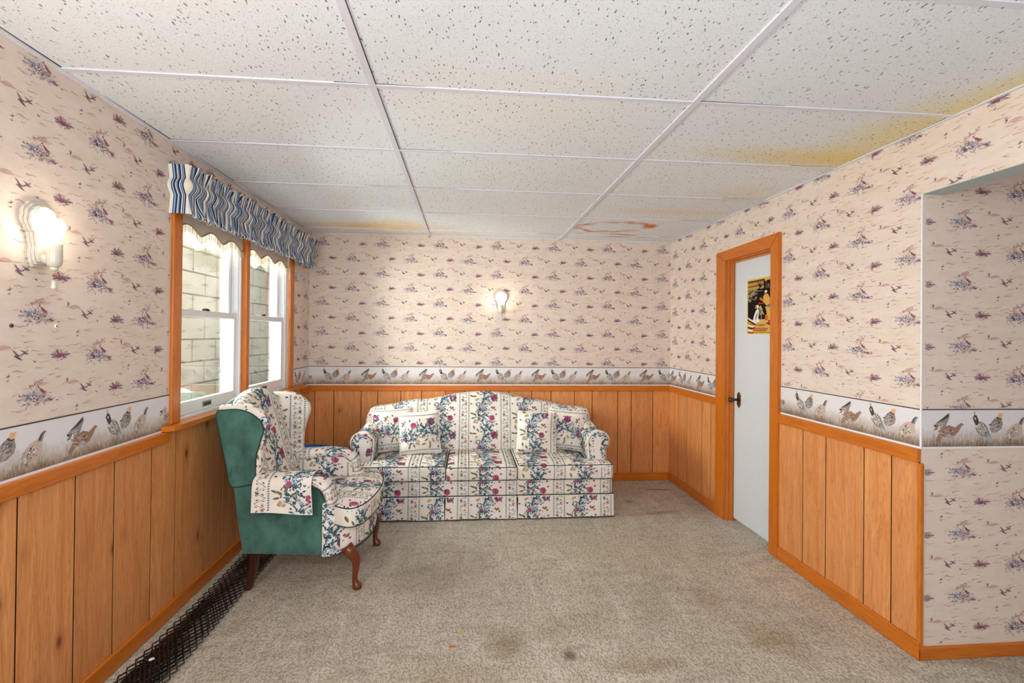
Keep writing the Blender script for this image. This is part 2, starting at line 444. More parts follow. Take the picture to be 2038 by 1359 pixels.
# ------------------------------------------------------------------ slab: a padded shape with rounded edges made from an outline
def smooth_outline(pts, n=90, closed=True):
    """Catmull-Rom through pts, resampled evenly"""
    P = [Vector((a, b)) for a, b in pts]; N = len(P); out = []
    segs = N if closed else N - 1
    for i in range(segs):
        p0, p1, p2, p3 = (P[(i - 1) % N], P[i], P[(i + 1) % N], P[(i + 2) % N]) if closed else (P[max(i - 1, 0)], P[i], P[i + 1], P[min(i + 2, N - 1)])
        for k in range(8):
            t = k / 8
            out.append(0.5 * ((2 * p1) + (p2 - p0) * t + (2 * p0 - 5 * p1 + 4 * p2 - p3) * t * t + (3 * p1 - p0 - 3 * p2 + p3) * t ** 3))
    if not closed: out.append(P[-1])
    return resample(out, n, closed)
def resample(P, n, closed=True):
    P = [Vector(p) for p in P]; Q = P + ([P[0]] if closed else []); L = [0]
    for i in range(len(Q) - 1): L.append(L[-1] + (Q[i + 1] - Q[i]).length)
    out = []; j = 0
    for k in range(n):
        d = L[-1] * k / (n if closed else n - 1)
        while j < len(L) - 2 and L[j + 1] < d: j += 1
        t = (d - L[j]) / max(1e-9, L[j + 1] - L[j]); out.append(Q[j].lerp(Q[j + 1], min(1, t)))
    return out
def slab(mb, outline, centre, c0, c1, r, mapping, mat, crown=0.0, both=False, rings=8):
    """outline 2D closed (list of Vector), star-shaped about centre; thickness from c0 to c1"""
    n = len(outline); c = Vector(centre)
    nor = []
    area2 = sum(outline[i].cross(outline[(i + 1) % n]) if hasattr(outline[i], 'cross') else 0 for i in range(n))
    sg = 1 if area2 > 0 else -1
    for i in range(n):
        d = outline[(i + 1) % n] - outline[(i - 1) % n]
        m = Vector((d.y, -d.x)) * sg
        nor.append(m.normalized() if m.length > 0 else Vector((0, 0)))
    R = []
    A = 5
    for k in range(rings, 0, -1):                       # bottom cap
        s_ = (1 - k / (rings + 0.0)); R.append(('cap', max(s_, 0.02), c0, -1))
    for k in range(A + 1):
        t = -pi / 2 + pi / 2 * k / A; R.append(('edge', r * (1 - cos(t)), c0 + r + r * sin(t), 0))
    for k in range(A + 1):
        t = pi / 2 * k / A; R.append(('edge', r * (1 - cos(t)), c1 - r + r * sin(t), 0))
    for k in range(1, rings + 1):
        s_ = (1 - k / (rings + 0.0)); R.append(('cap', max(s_, 0.02), c1, 1))
    vs = []
    for typ, a, h, side in R:
        for i in range(n):
            if typ == 'edge':
                p = outline[i] - nor[i] * a; hh = h
            else:
                q = outline[i] - nor[i] * r; p = c + (q - c) * a; bulge = crown * (1 - a ** 2.2)
                hh = h + (bulge if side > 0 else (-bulge if both else 0))
            vs.append(mapping(p.x, p.y, hh))
    fs = []
    for j in range(len(R) - 1):
        for i in range(n): fs.append((j * n + i, j * n + (i + 1) % n, (j + 1) * n + (i + 1) % n, (j + 1) * n + i))
    fs += [tuple(range(n - 1, -1, -1)), tuple((len(R) - 1) * n + i for i in range(n))]
    vol = 0.0
    for f in fs:
        for k in range(1, len(f) - 1): vol += vs[f[0]].dot(vs[f[k]].cross(vs[f[k + 1]]))
    if vol < 0: fs = [tuple(reversed(f)) for f in fs]
    mb.add(vs, fs, mat, True)

# ------------------------------------------------------------------ print: lay inked shapes of a flat pattern on a surface
def print_on(mb, pattern, uvf, keep, off=0.0012, f_range=None):
    """pattern: list of (ink, [(u,v)..]); uvf(co) -> (u,v); keep(normal, centre) selects the chart's faces"""
    faces = mb.f[f_range[0]:f_range[1]] if f_range else list(mb.f)
    tv = []; tri3 = []; tnor = []; tris = []
    vn = {}
    sel = []
    for f in faces:
        a, b, c = mb.v[f[0]], mb.v[f[1]], mb.v[f[2]]
        if len(f) > 6: continue
        nrm = (b - a).cross(c - a)
        if nrm.length < 1e-12 and len(f) > 3: nrm = (c - a).cross(mb.v[f[3]] - a)
        if nrm.length < 1e-12: continue
        nrm.normalize(); cen = sum((mb.v[i] for i in f), Vector()) / len(f)
        sel.append((f, nrm, cen))
    for f, nrm, cen in sel:
        for i in f: vn[i] = vn.get(i, Vector()) + nrm
    for f, nrm, cen in sel:
        k = keep(nrm, cen)
        if not k: continue
        flip = -1 if k == -1 else 1
        for t in range(1, len(f) - 1):
            idx = (f[0], f[t], f[t + 1])
            uv = [uvf(mb.v[i], i) for i in idx]
            bad = False
            for q in range(3):
                e2 = Vector(uv[q]) - Vector(uv[(q + 1) % 3]); e3 = mb.v[idx[q]] - mb.v[idx[(q + 1) % 3]]
                if e2.length > 2.5 * e3.length + 0.003: bad = True
            if bad: continue
            base = len(tv); tv.extend([Vector((u, v, 0)) for u, v in uv]); tris.append((base, base + 1, base + 2))
            tri3.append([mb.v[i] for i in idx]); tnor.append([vn[i].normalized() * flip for i in idx])
    if not tris: return
    bvh = BVHTree.FromPolygons(tv, tris)
    n_before = len(mb.f)
    lay = 0; made = 0
    for ink, poly in pattern:
        pts = []; ok = True; lay += 1
        o = off + 0.0000015 * (lay % 400)
        for (u, v) in poly:
            loc, nn, ix, d = bvh.ray_cast(Vector((u, v, 1.0)), Vector((0, 0, -1)))
            if loc is None: ok = False; break
            T = [tv[i] for i in tris[ix]]
            P = barycentric_transform(Vector((u, v, 0)), T[0], T[1], T[2], *tri3[ix])
            Nn = barycentric_transform(Vector((u, v, 0)), T[0], T[1], T[2], *tnor[ix])
            Nn = Nn.normalized() if Nn.length > 1e-6 else tnor[ix][0]
            pts.append(P + Nn * o)
        if not ok: continue
        if max((pts[i] - pts[0]).length for i in range(len(pts))) > 3.0 * max((Vector(poly[i]) - Vector(poly[0])).length for i in range(len(poly))) + 0.004: continue
        mb.add(pts, [tuple(range(len(pts)))], M[ink]); made += 1

# 2D stroke builders --------------------------------------------------
def leaf(u, v, a, L, w, n=3):
    """pointed leaf or petal from (u,v) along angle a"""
    ca, sa = cos(a), sin(a); out = []
    for k in range(2 * n + 2):
        t = k / (n + 1) if k <= n + 1 else (2 * n + 2 - k) / (n + 1)
        s = 1 if k <= n + 1 else -1
        x = L * t; y = s * w * 0.5 * sin(pi * min(1, t)) ** 0.8 if 0 < t < 1 else 0
        out.append((u + x * ca - y * sa, v + x * sa + y * ca))
    return out
def ell(u, v, rx, ry, a=0.0, n=8, jit=0.0, rnd=None):
    ca, sa = cos(a), sin(a); out = []
    for k in range(n):
        t = 2 * pi * k / n; j = 1 + (rnd.uniform(-jit, jit) if rnd else 0)
        x, y = rx * cos(t) * j, ry * sin(t) * j; out.append((u + x * ca - y * sa, v + x * sa + y * ca))
    return out
def stroke(pts, w0, w1=None):
    """thin curved line as a list of quads"""
    w1 = w0 if w1 is None else w1; out = []; n = len(pts)
    def edge(i):
        a = Vector(pts[max(0, i - 1)]); b = Vector(pts[min(n - 1, i + 1)]); d = (b - a)
        d = d.normalized() if d.length > 0 else Vector((1, 0)); nn = Vector((-d.y, d.x)); w = (w0 + (w1 - w0) * i / (n - 1)) / 2
        p = Vector(pts[i]); return tuple(p + nn * w), tuple(p - nn * w)
    for i in range(n - 1):
        a, b = edge(i); c, d = edge(i + 1); out.append([a, b, d, c])
    return out

# ------------------------------------------------------------------ wallpaper motif
def shift(lst, u, v, s=1.0): return [(i, [(u + s * a, v + s * b) for a, b in p]) for i, p in lst]
def wallpaper_cell(seed):
    R = random.Random(seed); out = []
    S1 = len(out)
    # large clump of grass hiding two dogs, with a pheasant at its right
    for k in range(120):
        u = R.gauss(0, 0.019); v = R.gauss(-0.004, 0.0085)
        a = math.atan2(v + 0.012, u) + R.uniform(-0.5, 0.5)
        out.append((R.choice(('lav', 'lav', 'slate', 'mauve', 'slate', 'plum')), leaf(u, v, a, R.uniform(0.006, 0.016), 0.0026, 1)))
    for k in range(12):
        a = R.uniform(-0.2, pi + 0.2); out.append((R.choice(('lav', 'slate')), leaf(0.02 * cos(a), -0.002 + 0.006 * sin(a), a, R.uniform(0.014, 0.024), 0.0022, 1)))
    for k in range(26):
        u = R.gauss(0, 0.012); v = R.gauss(-0.001, 0.005)
        out.append((R.choice(('slate', 'dark', 'plum')), ell(u, v, R.uniform(0.002, 0.0055), R.uniform(0.0014, 0.003), R.uniform(0, 3), 6, 0.3, R)))
    for (u, v) in ((-0.006, 0.004), (0.004, 0.003), (-0.001, 0.0), (0.009, -0.002)):
        out.append(('cream', ell(u, v, 0.0032, 0.0024, 0.4, 6, 0.3, R))); out.append(('dark', ell(u + 0.002, v + 0.002, 0.0012, 0.001, 0, 5)))
    out += [('maroon', leaf(0.018, 0.028, -0.75, 0.034, 0.009, 2)), ('plum', leaf(0.024, 0.020, -0.35, 0.024, 0.004, 1)), ('maroon', ell(0.017, 0.030, 0.003, 0.003))]
    for k in range(22):
        u = 0.052 + R.gauss(0, 0.010); v = -0.012 + R.gauss(0, 0.003)
        out.append((R.choice(('lav', 'slate', 'mauve', 'plum')), leaf(u, v, R.choice((R.uniform(-0.4, 0.7), pi - R.uniform(-0.4, 0.7))), R.uniform(0.008, 0.018), 0.0030, 1)))
    out += [('maroon', ell(0.058, -0.012, 0.008, 0.0028, -0.35)), ('plum', ell(0.052, -0.010, 0.005, 0.002, -0.2))]
    for (u, v) in ((0.006, 0.042), (0.030, 0.046), (0.022, 0.036), (-0.004, 0.030)):
        for k in range(7):
            out.append((R.choice(('pinkb', 'mauve', 'tan', 'mauve')), leaf(u + R.gauss(0, 0.004), v + R.gauss(0, 0.003), R.uniform(0, pi), R.uniform(0.005, 0.012), 0.0034, 1)))
    out += [('maroon', leaf(-0.014, 0.034, 0.2, 0.009, 0.003, 1)), ('maroon', leaf(0.002, 0.035, 0.9, 0.009, 0.003, 1))]
    out = [(i_, [(a * 1.15, b * 1.15) for a, b in p]) for i_, p in out]; S2 = len(out)
    # pheasant in a tuft
    pu, pv = 0.100, -0.135
    for k in range(46):
        u = pu + R.gauss(0.001, 0.010); v = pv + R.gauss(-0.001, 0.0045)
        out.append((R.choice(('mauve', 'plum', 'slate', 'maroon', 'mauve', 'lav')), leaf(u, v, math.atan2(v - pv + 0.008, u - pu) + R.uniform(-0.5, 0.5), R.uniform(0.006, 0.013), 0.0024, 1)))
    for k in range(24):
        a = R.choice((R.uniform(0.2, 1.3), R.uniform(1.9, 3.0), R.uniform(-0.5, 0.3), R.uniform(2.8, 3.6)))
        out.append((R.choice(('lav', 'slate', 'mauve', 'plum')), leaf(pu + R.gauss(0.004, 0.006), pv + R.gauss(0, 0.002), a, R.uniform(0.010, 0.026), 0.0030, 1)))
    out += [('maroon', ell(pu, pv, 0.013, 0.006, 0.1)), ('plum', ell(pu - 0.004, pv - 0.002, 0.010, 0.003, 0)), ('maroon', leaf(pu - 0.004, pv + 0.002, 1.9, 0.018, 0.006, 1)), ('plum', leaf(pu + 0.006, pv + 0.001, 0.08, 0.034, 0.004, 2))]
    out += [('mauve', q) for q in stroke([(pu + 0.006, pv + 0.004), (pu + 0.020, pv + 0.010), (pu + 0.032, pv + 0.004), (pu + 0.040, pv - 0.008)], 0.0012, 0.0006)]
    out = out[:S2] + [(i_, [(pu + (a - pu) * 1.25, pv + (b - pv) * 1.25) for a, b in p]) for i_, p in out[S2:]]
    # a pair of flying ducks
    def duck(u, v, s, a):
        ca, sa = cos(a), sin(a)
        def T(p): return [(u + s * (x * ca - y * sa), v + s * (x * sa + y * ca)) for x, y in p]
        return [('duck', T([(-0.014, -0.004), (-0.006, 0.002), (0.004, 0.003), (0.018, -0.001), (0.008, -0.004), (-0.002, -0.005)])),
                ('duck', T([(-0.002, 0.001), (-0.012, 0.012), (-0.018, 0.022), (-0.006, 0.013), (0.005, 0.002)])),
                ('dark', T([(-0.002, -0.003), (0.010, -0.008), (0.022, -0.018), (0.006, -0.013), (-0.006, -0.006)])),
                ('duck', T([(0.014, 0.0), (0.020, 0.006), (0.026, 0.005), (0.019, -0.001)]))]
    out += duck(0.206, 0.012, 0.9, 0.0) + duck(0.232, 0.021, 0.62, 0.4)
    out += duck(0.134, 0.046, 0.42, 2.2) + duck(0.177, -0.052, 0.36, 1.2) + duck(0.176, -0.066, 0.24, 1.0) + duck(0.268, -0.010, 0.30, 0.3)
    # soft marsh banks
    out.append(('pinkb', [(0.138, 0.034), (0.150, 0.043), (0.163, 0.046), (0.176, 0.043), (0.190, 0.036), (0.172, 0.035), (0.155, 0.032)]))
    out.append(('pinkb', [(0.080, 0.060), (0.095, 0.066), (0.112, 0.064), (0.100, 0.059)]))
    # wind-blown water lines
    for k in range(42):
        u = R.uniform(-0.03, 0.235); v = R.uniform(-0.135, 0.135); L = R.uniform(0.014, 0.044); am = R.uniform(0.001, 0.0035); ph = R.uniform(0, 6)
        pts = [(u + L * i / 4, v + am * sin(ph + i * 1.5) + 0.003 * i * R.choice((0, 0, 0.3))) for i in range(5)]
        ink = R.choice(('pinkb', 'pinkb', 'mauve', 'tan'))
        out += [(ink, q) for q in stroke(pts, R.uniform(0.0014, 0.0034), 0.0006)]
    return out
CW, CH = 0.265, 0.271
CELLS = [wallpaper_cell(s) for s in (5, 6, 7)]
def in_rect(p, r): return r[0] <= p[0] <= r[1] and r[2] <= p[1] <= r[3]
def lay_wallpaper(mb, u0, u1, v0, v1, ou, ov, pt, holes):
    """cover the rectangle (u,v) of a wall; pt(u, v, offset) -> 3D; holes: rectangles left bare"""
    i0 = int((u0 - ou) / CW) - 2; i1 = int((u1 - ou) / CW) + 2; j0 = int((v0 - ov) / CH) - 3; j1 = int((v1 - ov) / CH) + 3
    for i in range(i0, i1):
        for j in range(j0, j1):
            cu = ou + i * CW; cv = ov + j * CH + (i % 2) * CH * 0.48; n = 0
            for ink, poly in CELLS[(i * 7 + j * 3) % 3]:
                n += 1
                P = [(cu + a, cv + b) for a, b in poly]
                if not all(in_rect(p, (u0, u1, v0, v1)) for p in P): continue
                if any(in_rect(p, h) for p in P for h in holes): continue
                mb.add([pt(a, b, 0.0003 + 0.0000035 * n) for a, b in P], [tuple(range(len(P)))], M[ink])

# ------------------------------------------------------------------ game birds of the border
def bird_cell(seed):
    R = random.Random(seed); out = []
    def feathers(u, v, rx, ry, a, inks, n):
        for k in range(int(n * 2.4)):
            t = R.uniform(0, 2 * pi); q = R.random() ** 0.5; x, y = rx * q * cos(t) * 0.85, ry * q * sin(t) * 0.85
            p = (u + x * cos(a) - y * sin(a), v + x * sin(a) + y * cos(a))
            out.append((R.choice(inks), leaf(p[0], p[1], a + R.uniform(-0.6, 0.6) + pi, R.uniform(0.007, 0.014), 0.0034, 1)))
    # grey bird with an orange head, behind
    out.append(('bgrey', [(0.058, 0.060), (0.066, 0.080), (0.080, 0.094), (0.098, 0.100), (0.110, 0.092), (0.115, 0.074), (0.108, 0.058), (0.088, 0.046), (0.068, 0.046)]))
    feathers(0.088, 0.072, 0.026, 0.022, 0.5, ('bdark', 'bpink', 'bgrey', 'bblue'), 26)
    out += [('bdark', leaf(0.086, 0.098, -0.2, 0.026, 0.010, 2)), ('orange', ell(0.103, 0.103, 0.010, 0.009, 0.3)), ('orange', leaf(0.108, 0.108, 0.2, 0.009, 0.004, 1)), ('bdark', ell(0.107, 0.105, 0.001, 0.001, 0, 5))]
    # crested quail facing left
    out.append(('bgrey', [(0.000, 0.072), (0.010, 0.082), (0.026, 0.084), (0.044, 0.072), (0.056, 0.050), (0.066, 0.028), (0.072, 0.014), (0.062, 0.012), (0.046, 0.030), (0.022, 0.036), (0.004, 0.050)]))
    feathers(0.026, 0.058, 0.028, 0.020, -0.6, ('bdark', 'bblue', 'bpink', 'bgrey', 'cream'), 34)
    out += [('bdark', [(-0.012, 0.096), (-0.006, 0.107), (0.004, 0.104), (0.012, 0.088), (0.014, 0.078), (0.002, 0.070), (-0.006, 0.082)]), ('cream', ell(-0.002, 0.094, 0.002, 0.006, 0.4, 6)),
            ('bblue', leaf(0.048, 0.040, -0.95, 0.036, 0.014, 2))]
    for a in (1.2, 1.6, 2.0): out += [('bgrey', q) for q in stroke([(-0.004, 0.106), (-0.004 + 0.012 * cos(a), 0.106 + 0.014 * sin(a))], 0.0014, 0.0008)]
    # pale pink-breasted bird
    out.append(('bpink', [(0.128, 0.030), (0.136, 0.052), (0.154, 0.070), (0.176, 0.078), (0.196, 0.066), (0.196, 0.046), (0.178, 0.028), (0.150, 0.018)]))
    feathers(0.158, 0.044, 0.034, 0.020, 0.5, ('bgrey', 'bblue', 'cream', 'bdark', 'bpink'), 36)
    out += [('bgrey', [(0.180, 0.074), (0.190, 0.090), (0.200, 0.098), (0.211, 0.097), (0.204, 0.090), (0.196, 0.070)]), ('bdark', [(0.184, 0.078), (0.194, 0.092), (0.206, 0.098), (0.196, 0.088), (0.190, 0.074)])]
    # dark-winged bird with raised tail
    out.append(('bgrey', [(0.286, 0.072), (0.300, 0.084), (0.330, 0.098), (0.346, 0.112), (0.350, 0.104), (0.340, 0.082), (0.330, 0.060), (0.312, 0.048), (0.294, 0.052), (0.290, 0.064)]))
    feathers(0.312, 0.070, 0.026, 0.014, 0.5, ('bdark', 'bpink', 'bgrey', 'cream'), 22)
    out += [('bdark', [(0.294, 0.080), (0.318, 0.094), (0.346, 0.113), (0.344, 0.100), (0.322, 0.088)]), ('bdark', ell(0.288, 0.070, 0.004, 0.004))]
    # brown striding bird in front
    out.append(('bbrown', [(0.290, 0.018), (0.304, 0.040), (0.322, 0.062), (0.346, 0.072), (0.372, 0.064), (0.388, 0.074), (0.398, 0.080), (0.408, 0.074), (0.398, 0.068), (0.388, 0.052), (0.370, 0.036), (0.346, 0.030), (0.322, 0.034), (0.300, 0.014)]))
    feathers(0.340, 0.048, 0.034, 0.016, 0.25, ('bdark', 'bpink', 'bbrown', 'tan', 'bdark'), 36)
    out += [('bblue', ell(0.344, 0.036, 0.012, 0.006, 0, 7, 0.3, R))]
    out += [('tan', q) for q in stroke([(0.356, 0.034), (0.374, 0.018), (0.386, 0.014)], 0.0026, 0.0018)]
    for k in range(46):
        u = R.uniform(-0.06, 0.46); out.append((R.choice(('tan', 'bpink', 'bgrey')), leaf(u, R.uniform(0.002, 0.03), pi / 2 + R.uniform(-0.3, 0.3), R.uniform(0.010, 0.032), 0.0011, 1)))
    return out
BIRDS = bird_cell(11); BP = 0.522
def lay_birds(mb, u0, u1, ou, pt):
    for i in range(int((u0 - ou) / BP) - 2, int((u1 - ou) / BP) + 2):
        n = 0
        for ink, poly in BIRDS:
            n += 1
            P = [(ou + i * BP + a * 1.14, BORD_B + 0.001 + b * 1.28) for a, b in poly]
            if all(in_rect(p, (u0, u1, BORD_B, BORD_T)) for p in P):
                mb.add([pt(a, b, 0.0016 + 0.0000035 * n) for a, b in P], [tuple(range(len(P)))], M[ink])
def border(parent, u0, u1, ou, pt, mdir):
    mb = MB()
    def rect(a, b, c, d, o, mat): mb.add([pt(a, c, o), pt(b, c, o), pt(b, d, o), pt(a, d, o)], [(0, 1, 2, 3)] if mdir > 0 else [(3, 2, 1, 0)], mat)
    rect(u0, u1, BORD_B, BORD_T, 0.0012, M['border'])
    rect(u0, u1, BORD_T, BORD_T + 0.005, 0.0014, M['bdark'])
    rect(u0, u1, RAIL_T, BORD_B, 0.0024, M['white'])
    lay_birds(mb, u0, u1, ou, pt)
    return mb.build('wallpaper_border', parent)

# ------------------------------------------------------------------ room shell
WIN = (2.455, 3.985, 0.925, 2.0)          # window hole in the left wall: y0, y1, z0, z1
DOOR = (2.905, 3.450, 0.0, 1.955)         # door hole in the right wall

mb = MB()
T = 0.14
mb.box(XL - T, XL, YF, WIN[0], 0, H + 0.05, M['paper']); mb.box(XL - T, XL, WIN[1], YB + T, 0, H + 0.05, M['paper'])
mb.box(XL - T, XL, WIN[0], WIN[1], 0, WIN[2], M['paper']); mb.box(XL - T, XL, WIN[0], WIN[1], WIN[3], H + 0.05, M['paper'])
lay_wallpaper(mb, 0.9, YB, BORD_T + 0.004, H, 1.696, 1.425, lambda u, v, o: (XL + o, u, v), [(2.415, 4.04, 0.9, 2.06)])
wall_left = mb.build('wall_left', kind='structure')
mb = MB(); mb.box(XL - T, XR + T, YB, YB + T, 0, H + 0.05, M['paper'])
lay_wallpaper(mb, XL, XR, BORD_T + 0.004, H, -1.319, 2.052 - 0.48 * CH, lambda u, v, o: (u, YB - o, v), [])
wall_back = mb.build('wall_back', kind='structure')
mb = MB(); HB = 2.004; TH = 0.105
mb.box(XR, XR + TH, YC + 0.01, DOOR[0], 0, H + 0.05, M['paper']); mb.box(XR, XR + TH, DOOR[1], YB, 0, H + 0.05, M['paper'])
mb.box(XR, XR + TH, DOOR[0], DOOR[1], DOOR[3], H + 0.05, M['paper'])
mb.box(XR, XR + TH, YF, YC, HB + 0.003, H + 0.05, M['paper']); mb.box(XR, XR + TH, YF, YC - 0.001, HB, HB + 0.003, M['headerpaint'])
lay_wallpaper(mb, -YB, -0.9, BORD_T + 0.004, H, -1.982, 2.003, lambda u, v, o: (XR - o, -u, v), [(-3.575, -2.825, 0, 2.045), (-YC, 0, 0, HB)])
wall_right = mb.build('wall_right', kind='structure')
XE = 3.6
mb = MB(); mb.box(XR, XR + TH, YC, YC + 0.01, 0, H + 0.05, M['paper']); mb.box(XR + TH, XE, YC, YC + T, 0, H + 0.05, M['paper'])
pt_alc = lambda u, v, o: (u, YC - o, v)
lay_wallpaper(mb, XR + 0.012, XE - 0.4, BORD_T + 0.004, H, 2.146, 1.615, pt_alc, [])
lay_wallpaper(mb, XR + 0.012, XE - 0.4, 0.06, RAIL_T - 0.004, 2.146, 1.615, pt_alc, [])
wall_alcove = mb.build('wall_alcove', kind='structure')
mb = MB(); mb.box(XR + TH, XE, YF - 0.1, YF, 0, H + 0.05, M['paper']); mb.box(XE, XE + 0.1, YF - 0.1, YC, 0, H + 0.05, M['paper']); mb.build('wall_light_block', kind='structure')  # unseen walls added to block world light and darken the alcove
border(wall_left, 0.9, 2.42, 2.029 - BP * 2, lambda u, v, o: (XL + o, u, v), 1)
border(wall_left, 4.03, YB, 2.029, lambda u, v, o: (XL + o, u, v), 1)
border(wall_back, XL, XR, -1.275, lambda u, v, o: (u, YB - o, v), 1)
border(wall_right, -YB, -3.57, -2.157, lambda u, v, o: (XR - o, -u, v), 1)
border(wall_right, -2.83, -YC, -2.157, lambda u, v, o: (XR - o, -u, v), 1)
border(wall_alcove, XR + 0.003, XE, 2.218, pt_alc, 1)

def planks(name, cuts, z0, z1, place, parent, nailed=()):
    """grooved panelling: one board between each pair of cuts"""
    mb = MB(); a0, a1 = cuts[0], cuts[-1]
    def bx(a, b, c, d, t0, t1, mat, bev=0.0):
        p, q = place(a, t0), place(b, t1)
        x0, x1 = sorted((p[0], q[0])); y0, y1 = sorted((p[1], q[1]))
        (mb.bbox(x0, x1, y0, y1, c, d, mat, bev) if bev else mb.box(x0, x1, y0, y1, c, d, mat))
    bx(a0, a1, z0, z1, 0.0, 0.0062, M['shadow_gap'])
    for a, b in zip(cuts[:-1], cuts[1:]):
        bx(a + 0.0028, b - 0.0028, z0, z1, 0.0062, 0.008, M['panel'], 0.0006)
    return mb.build(name, parent)
pl = lambda a, t: (XL + t, a); pb = lambda a, t: (a, YB - t); pr_ = lambda a, t: (XR - t, a)
planks('wood_panelling', [YF, -0.2, 0.12, 0.36, 0.62, 0.85, 1.08, 1.24, 1.42, 1.639, 1.864, 2.058, 2.287, 2.467, 2.733, 2.92, 3.10, 3.34, 3.50, 3.72, 3.90, 4.10, 4.33, YB - 0.008], 0.0, RAIL_T - 0.01, pl, wall_left)
planks('wood_panelling', [XL, -1.356, -1.188, -0.947, -0.798, -0.59, -0.403, -0.182, -0.004, 0.251, 0.402, 0.618, 0.803, 1.026, 1.197, 1.446, 1.579, 1.791, XR], 0.0, RAIL_T - 0.01, pb, wall_back)
planks('wood_panelling', [3.56, 3.665, 3.811, 4.075, 4.244, YB - 0.008], 0.0, RAIL_T - 0.01, pr_, wall_right)
planks('wood_panelling', [YC + 0.002, 2.04, 2.192, 2.441, 2.618, 2.86], 0.0, RAIL_T - 0.01, pr_, wall_right)

def rail(name, x0, x1, y0, y1, z0, z1, mat, bev=0.004):
    mb = MB(); mb.bbox(x0, x1, y0, y1, z0, z1, mat, bev); return mb.build(name, kind='structure')
d = 0.022; g = 0.008
rail('trim_1', XL, XL + d, YF, 2.40, RAIL_B, RAIL_T, M['trim_y']); rail('trim_2', XL, XL + d, 4.24, YB - d, RAIL_B, RAIL_T, M['trim_y'])
rail('trim_3', XL, XR, YB - d, YB, RAIL_B, RAIL_T, M['trim_x'])
rail('trim_4', XR - d, XR, 3.573, YB - d, RAIL_B - 0.004, RAIL_T, M['trim_y']); rail('trim_5', XR - d, XR, YC - 0.002, 2.828, RAIL_B - 0.008, RAIL_T, M['trim_y'])
rail('trim_6', XR - 0.014, XR + 0.004, YC - 0.012, YC + 0.004, 0.0, RAIL_B - 0.010, M['trim_z'], 0.003)   # corner strip of the panelling
rail('trim_7', XR - 0.004, XR + 0.002, YC - 0.003, YC + 0.003, RAIL_T, HB, M['vinyl'], 0.001)      # clear corner guard
BH = 0.078
rail('baseboard_left', XL + g, XL + g + 0.014, YF, YB - g - 0.014, 0, BH, M['trim_y'], 0.006)
rail('baseboard_back', XL + g, XR - g, YB - g - 0.014, YB - g, 0, BH, M['trim_x'], 0.006)
rail('baseboard_right_far', XR - g - 0.014, XR - g, 3.573, YB - g - 0.014, 0, BH, M['trim_y'], 0.006)
rail('baseboard_right_near', XR - g - 0.014, XR - g, YC - 0.014, 2.828, 0, BH, M['trim_y'], 0.006)
rail('baseboard_alcove', XR - g - 0.012, XE, YC - 0.014, YC, 0, 0.055, M['trim_x'], 0.004)

mb = MB(); mb.box(XL - 0.2, XE, YF, YB + 0.1, -0.1, 0.0, M['carpet']); floor = mb.build('floor', kind='structure')
mb = MB(); mb.box(XL - 0.001, XE, YF, YB + 0.001, H, H + 0.03, M['ceil']); ceiling = mb.build('ceiling', kind='structure')
# suspended grid
mb = MB(); TX = (-0.349, 0.870); Y0 = 1.7689; w = 0.012; zt = H - 0.006
for tx in TX: mb.box(tx - w, tx + w, YF, YB, zt, H + 0.001, M['tee'])
mb.box(2.09 - w, 2.09 + w, YF, YC, zt, H + 0.001, M['tee'])
for k in range(-4, 5):
    y = Y0 + 0.6096 * k
    if y > YB or y < YF: continue
    mb.box(XL, XR if y > YC or True else XE, y - w * 0.8, y + w * 0.8, zt + 0.0015, H + 0.001, M['tee'])
    if y < YC: mb.box(XR + TH, XE, y - w * 0.8, y + w * 0.8, zt + 0.0015, H + 0.001, M['tee'])
mb.box(XL, XL + 0.02, YF, YB, zt, H + 0.001, M['tee']); mb.box(XR - 0.014, XR, YF, YB, zt, H + 0.001, M['tee']); mb.box(XL, XR, YB - 0.012, YB, zt, H + 0.001, M['tee'])
mb.build('ceiling_grid', ceiling)
mb = MB(); R = random.Random(3)   # dark slits where tiles do not sit tight on the grid
for k in range(-1, 5):
    y = Y0 + 0.6096 * k - w * 0.8
    for a, b in ((XL + 0.02, -0.361), (-0.337, 0.858), (0.882, XR - 0.014)):
        L = R.uniform(0.12, 0.35); s_, e_ = (a, a + L) if R.random() < 0.5 else (b - L, b)
        mb.add([(s_, y - 0.0045, H - 0.0004), (e_, y - 0.0012, H - 0.0004), (e_, y, H - 0.0004), (s_, y, H - 0.0004)], [(0, 1, 2, 3)], M['gap'])
for tx in TX:
    for k in range(-3, 5):
        y = Y0 + 0.6096 * k
        mb.add([(tx + w, y - 0.6, H - 0.0004), (tx + w + 0.002, y - 0.6, H - 0.0004), (tx + w + 0.0032, y - 0.012, H - 0.0004), (tx + w, y - 0.012, H - 0.0004)], [(0, 1, 2, 3)], M['gap'])
for k in range(-2, 5):
    y = Y0 + 0.6096 * k
    mb.add([(XL + 0.02, y - 0.42, H - 0.0004), (XL + 0.021, y - 0.42, H - 0.0004), (XL + 0.026, y - 0.01, H - 0.0004), (XL + 0.02, y - 0.01, H - 0.0004)], [(0, 1, 2, 3)], M['gap'])
    mb.add([(XR - 0.017, y + 0.02, H - 0.0004), (XR - 0.014, y + 0.02, H - 0.0004), (XR - 0.014, y + 0.3, H - 0.0004)], [(0, 1, 2)], M['gap'])
mb.build('tile_gap', ceiling)

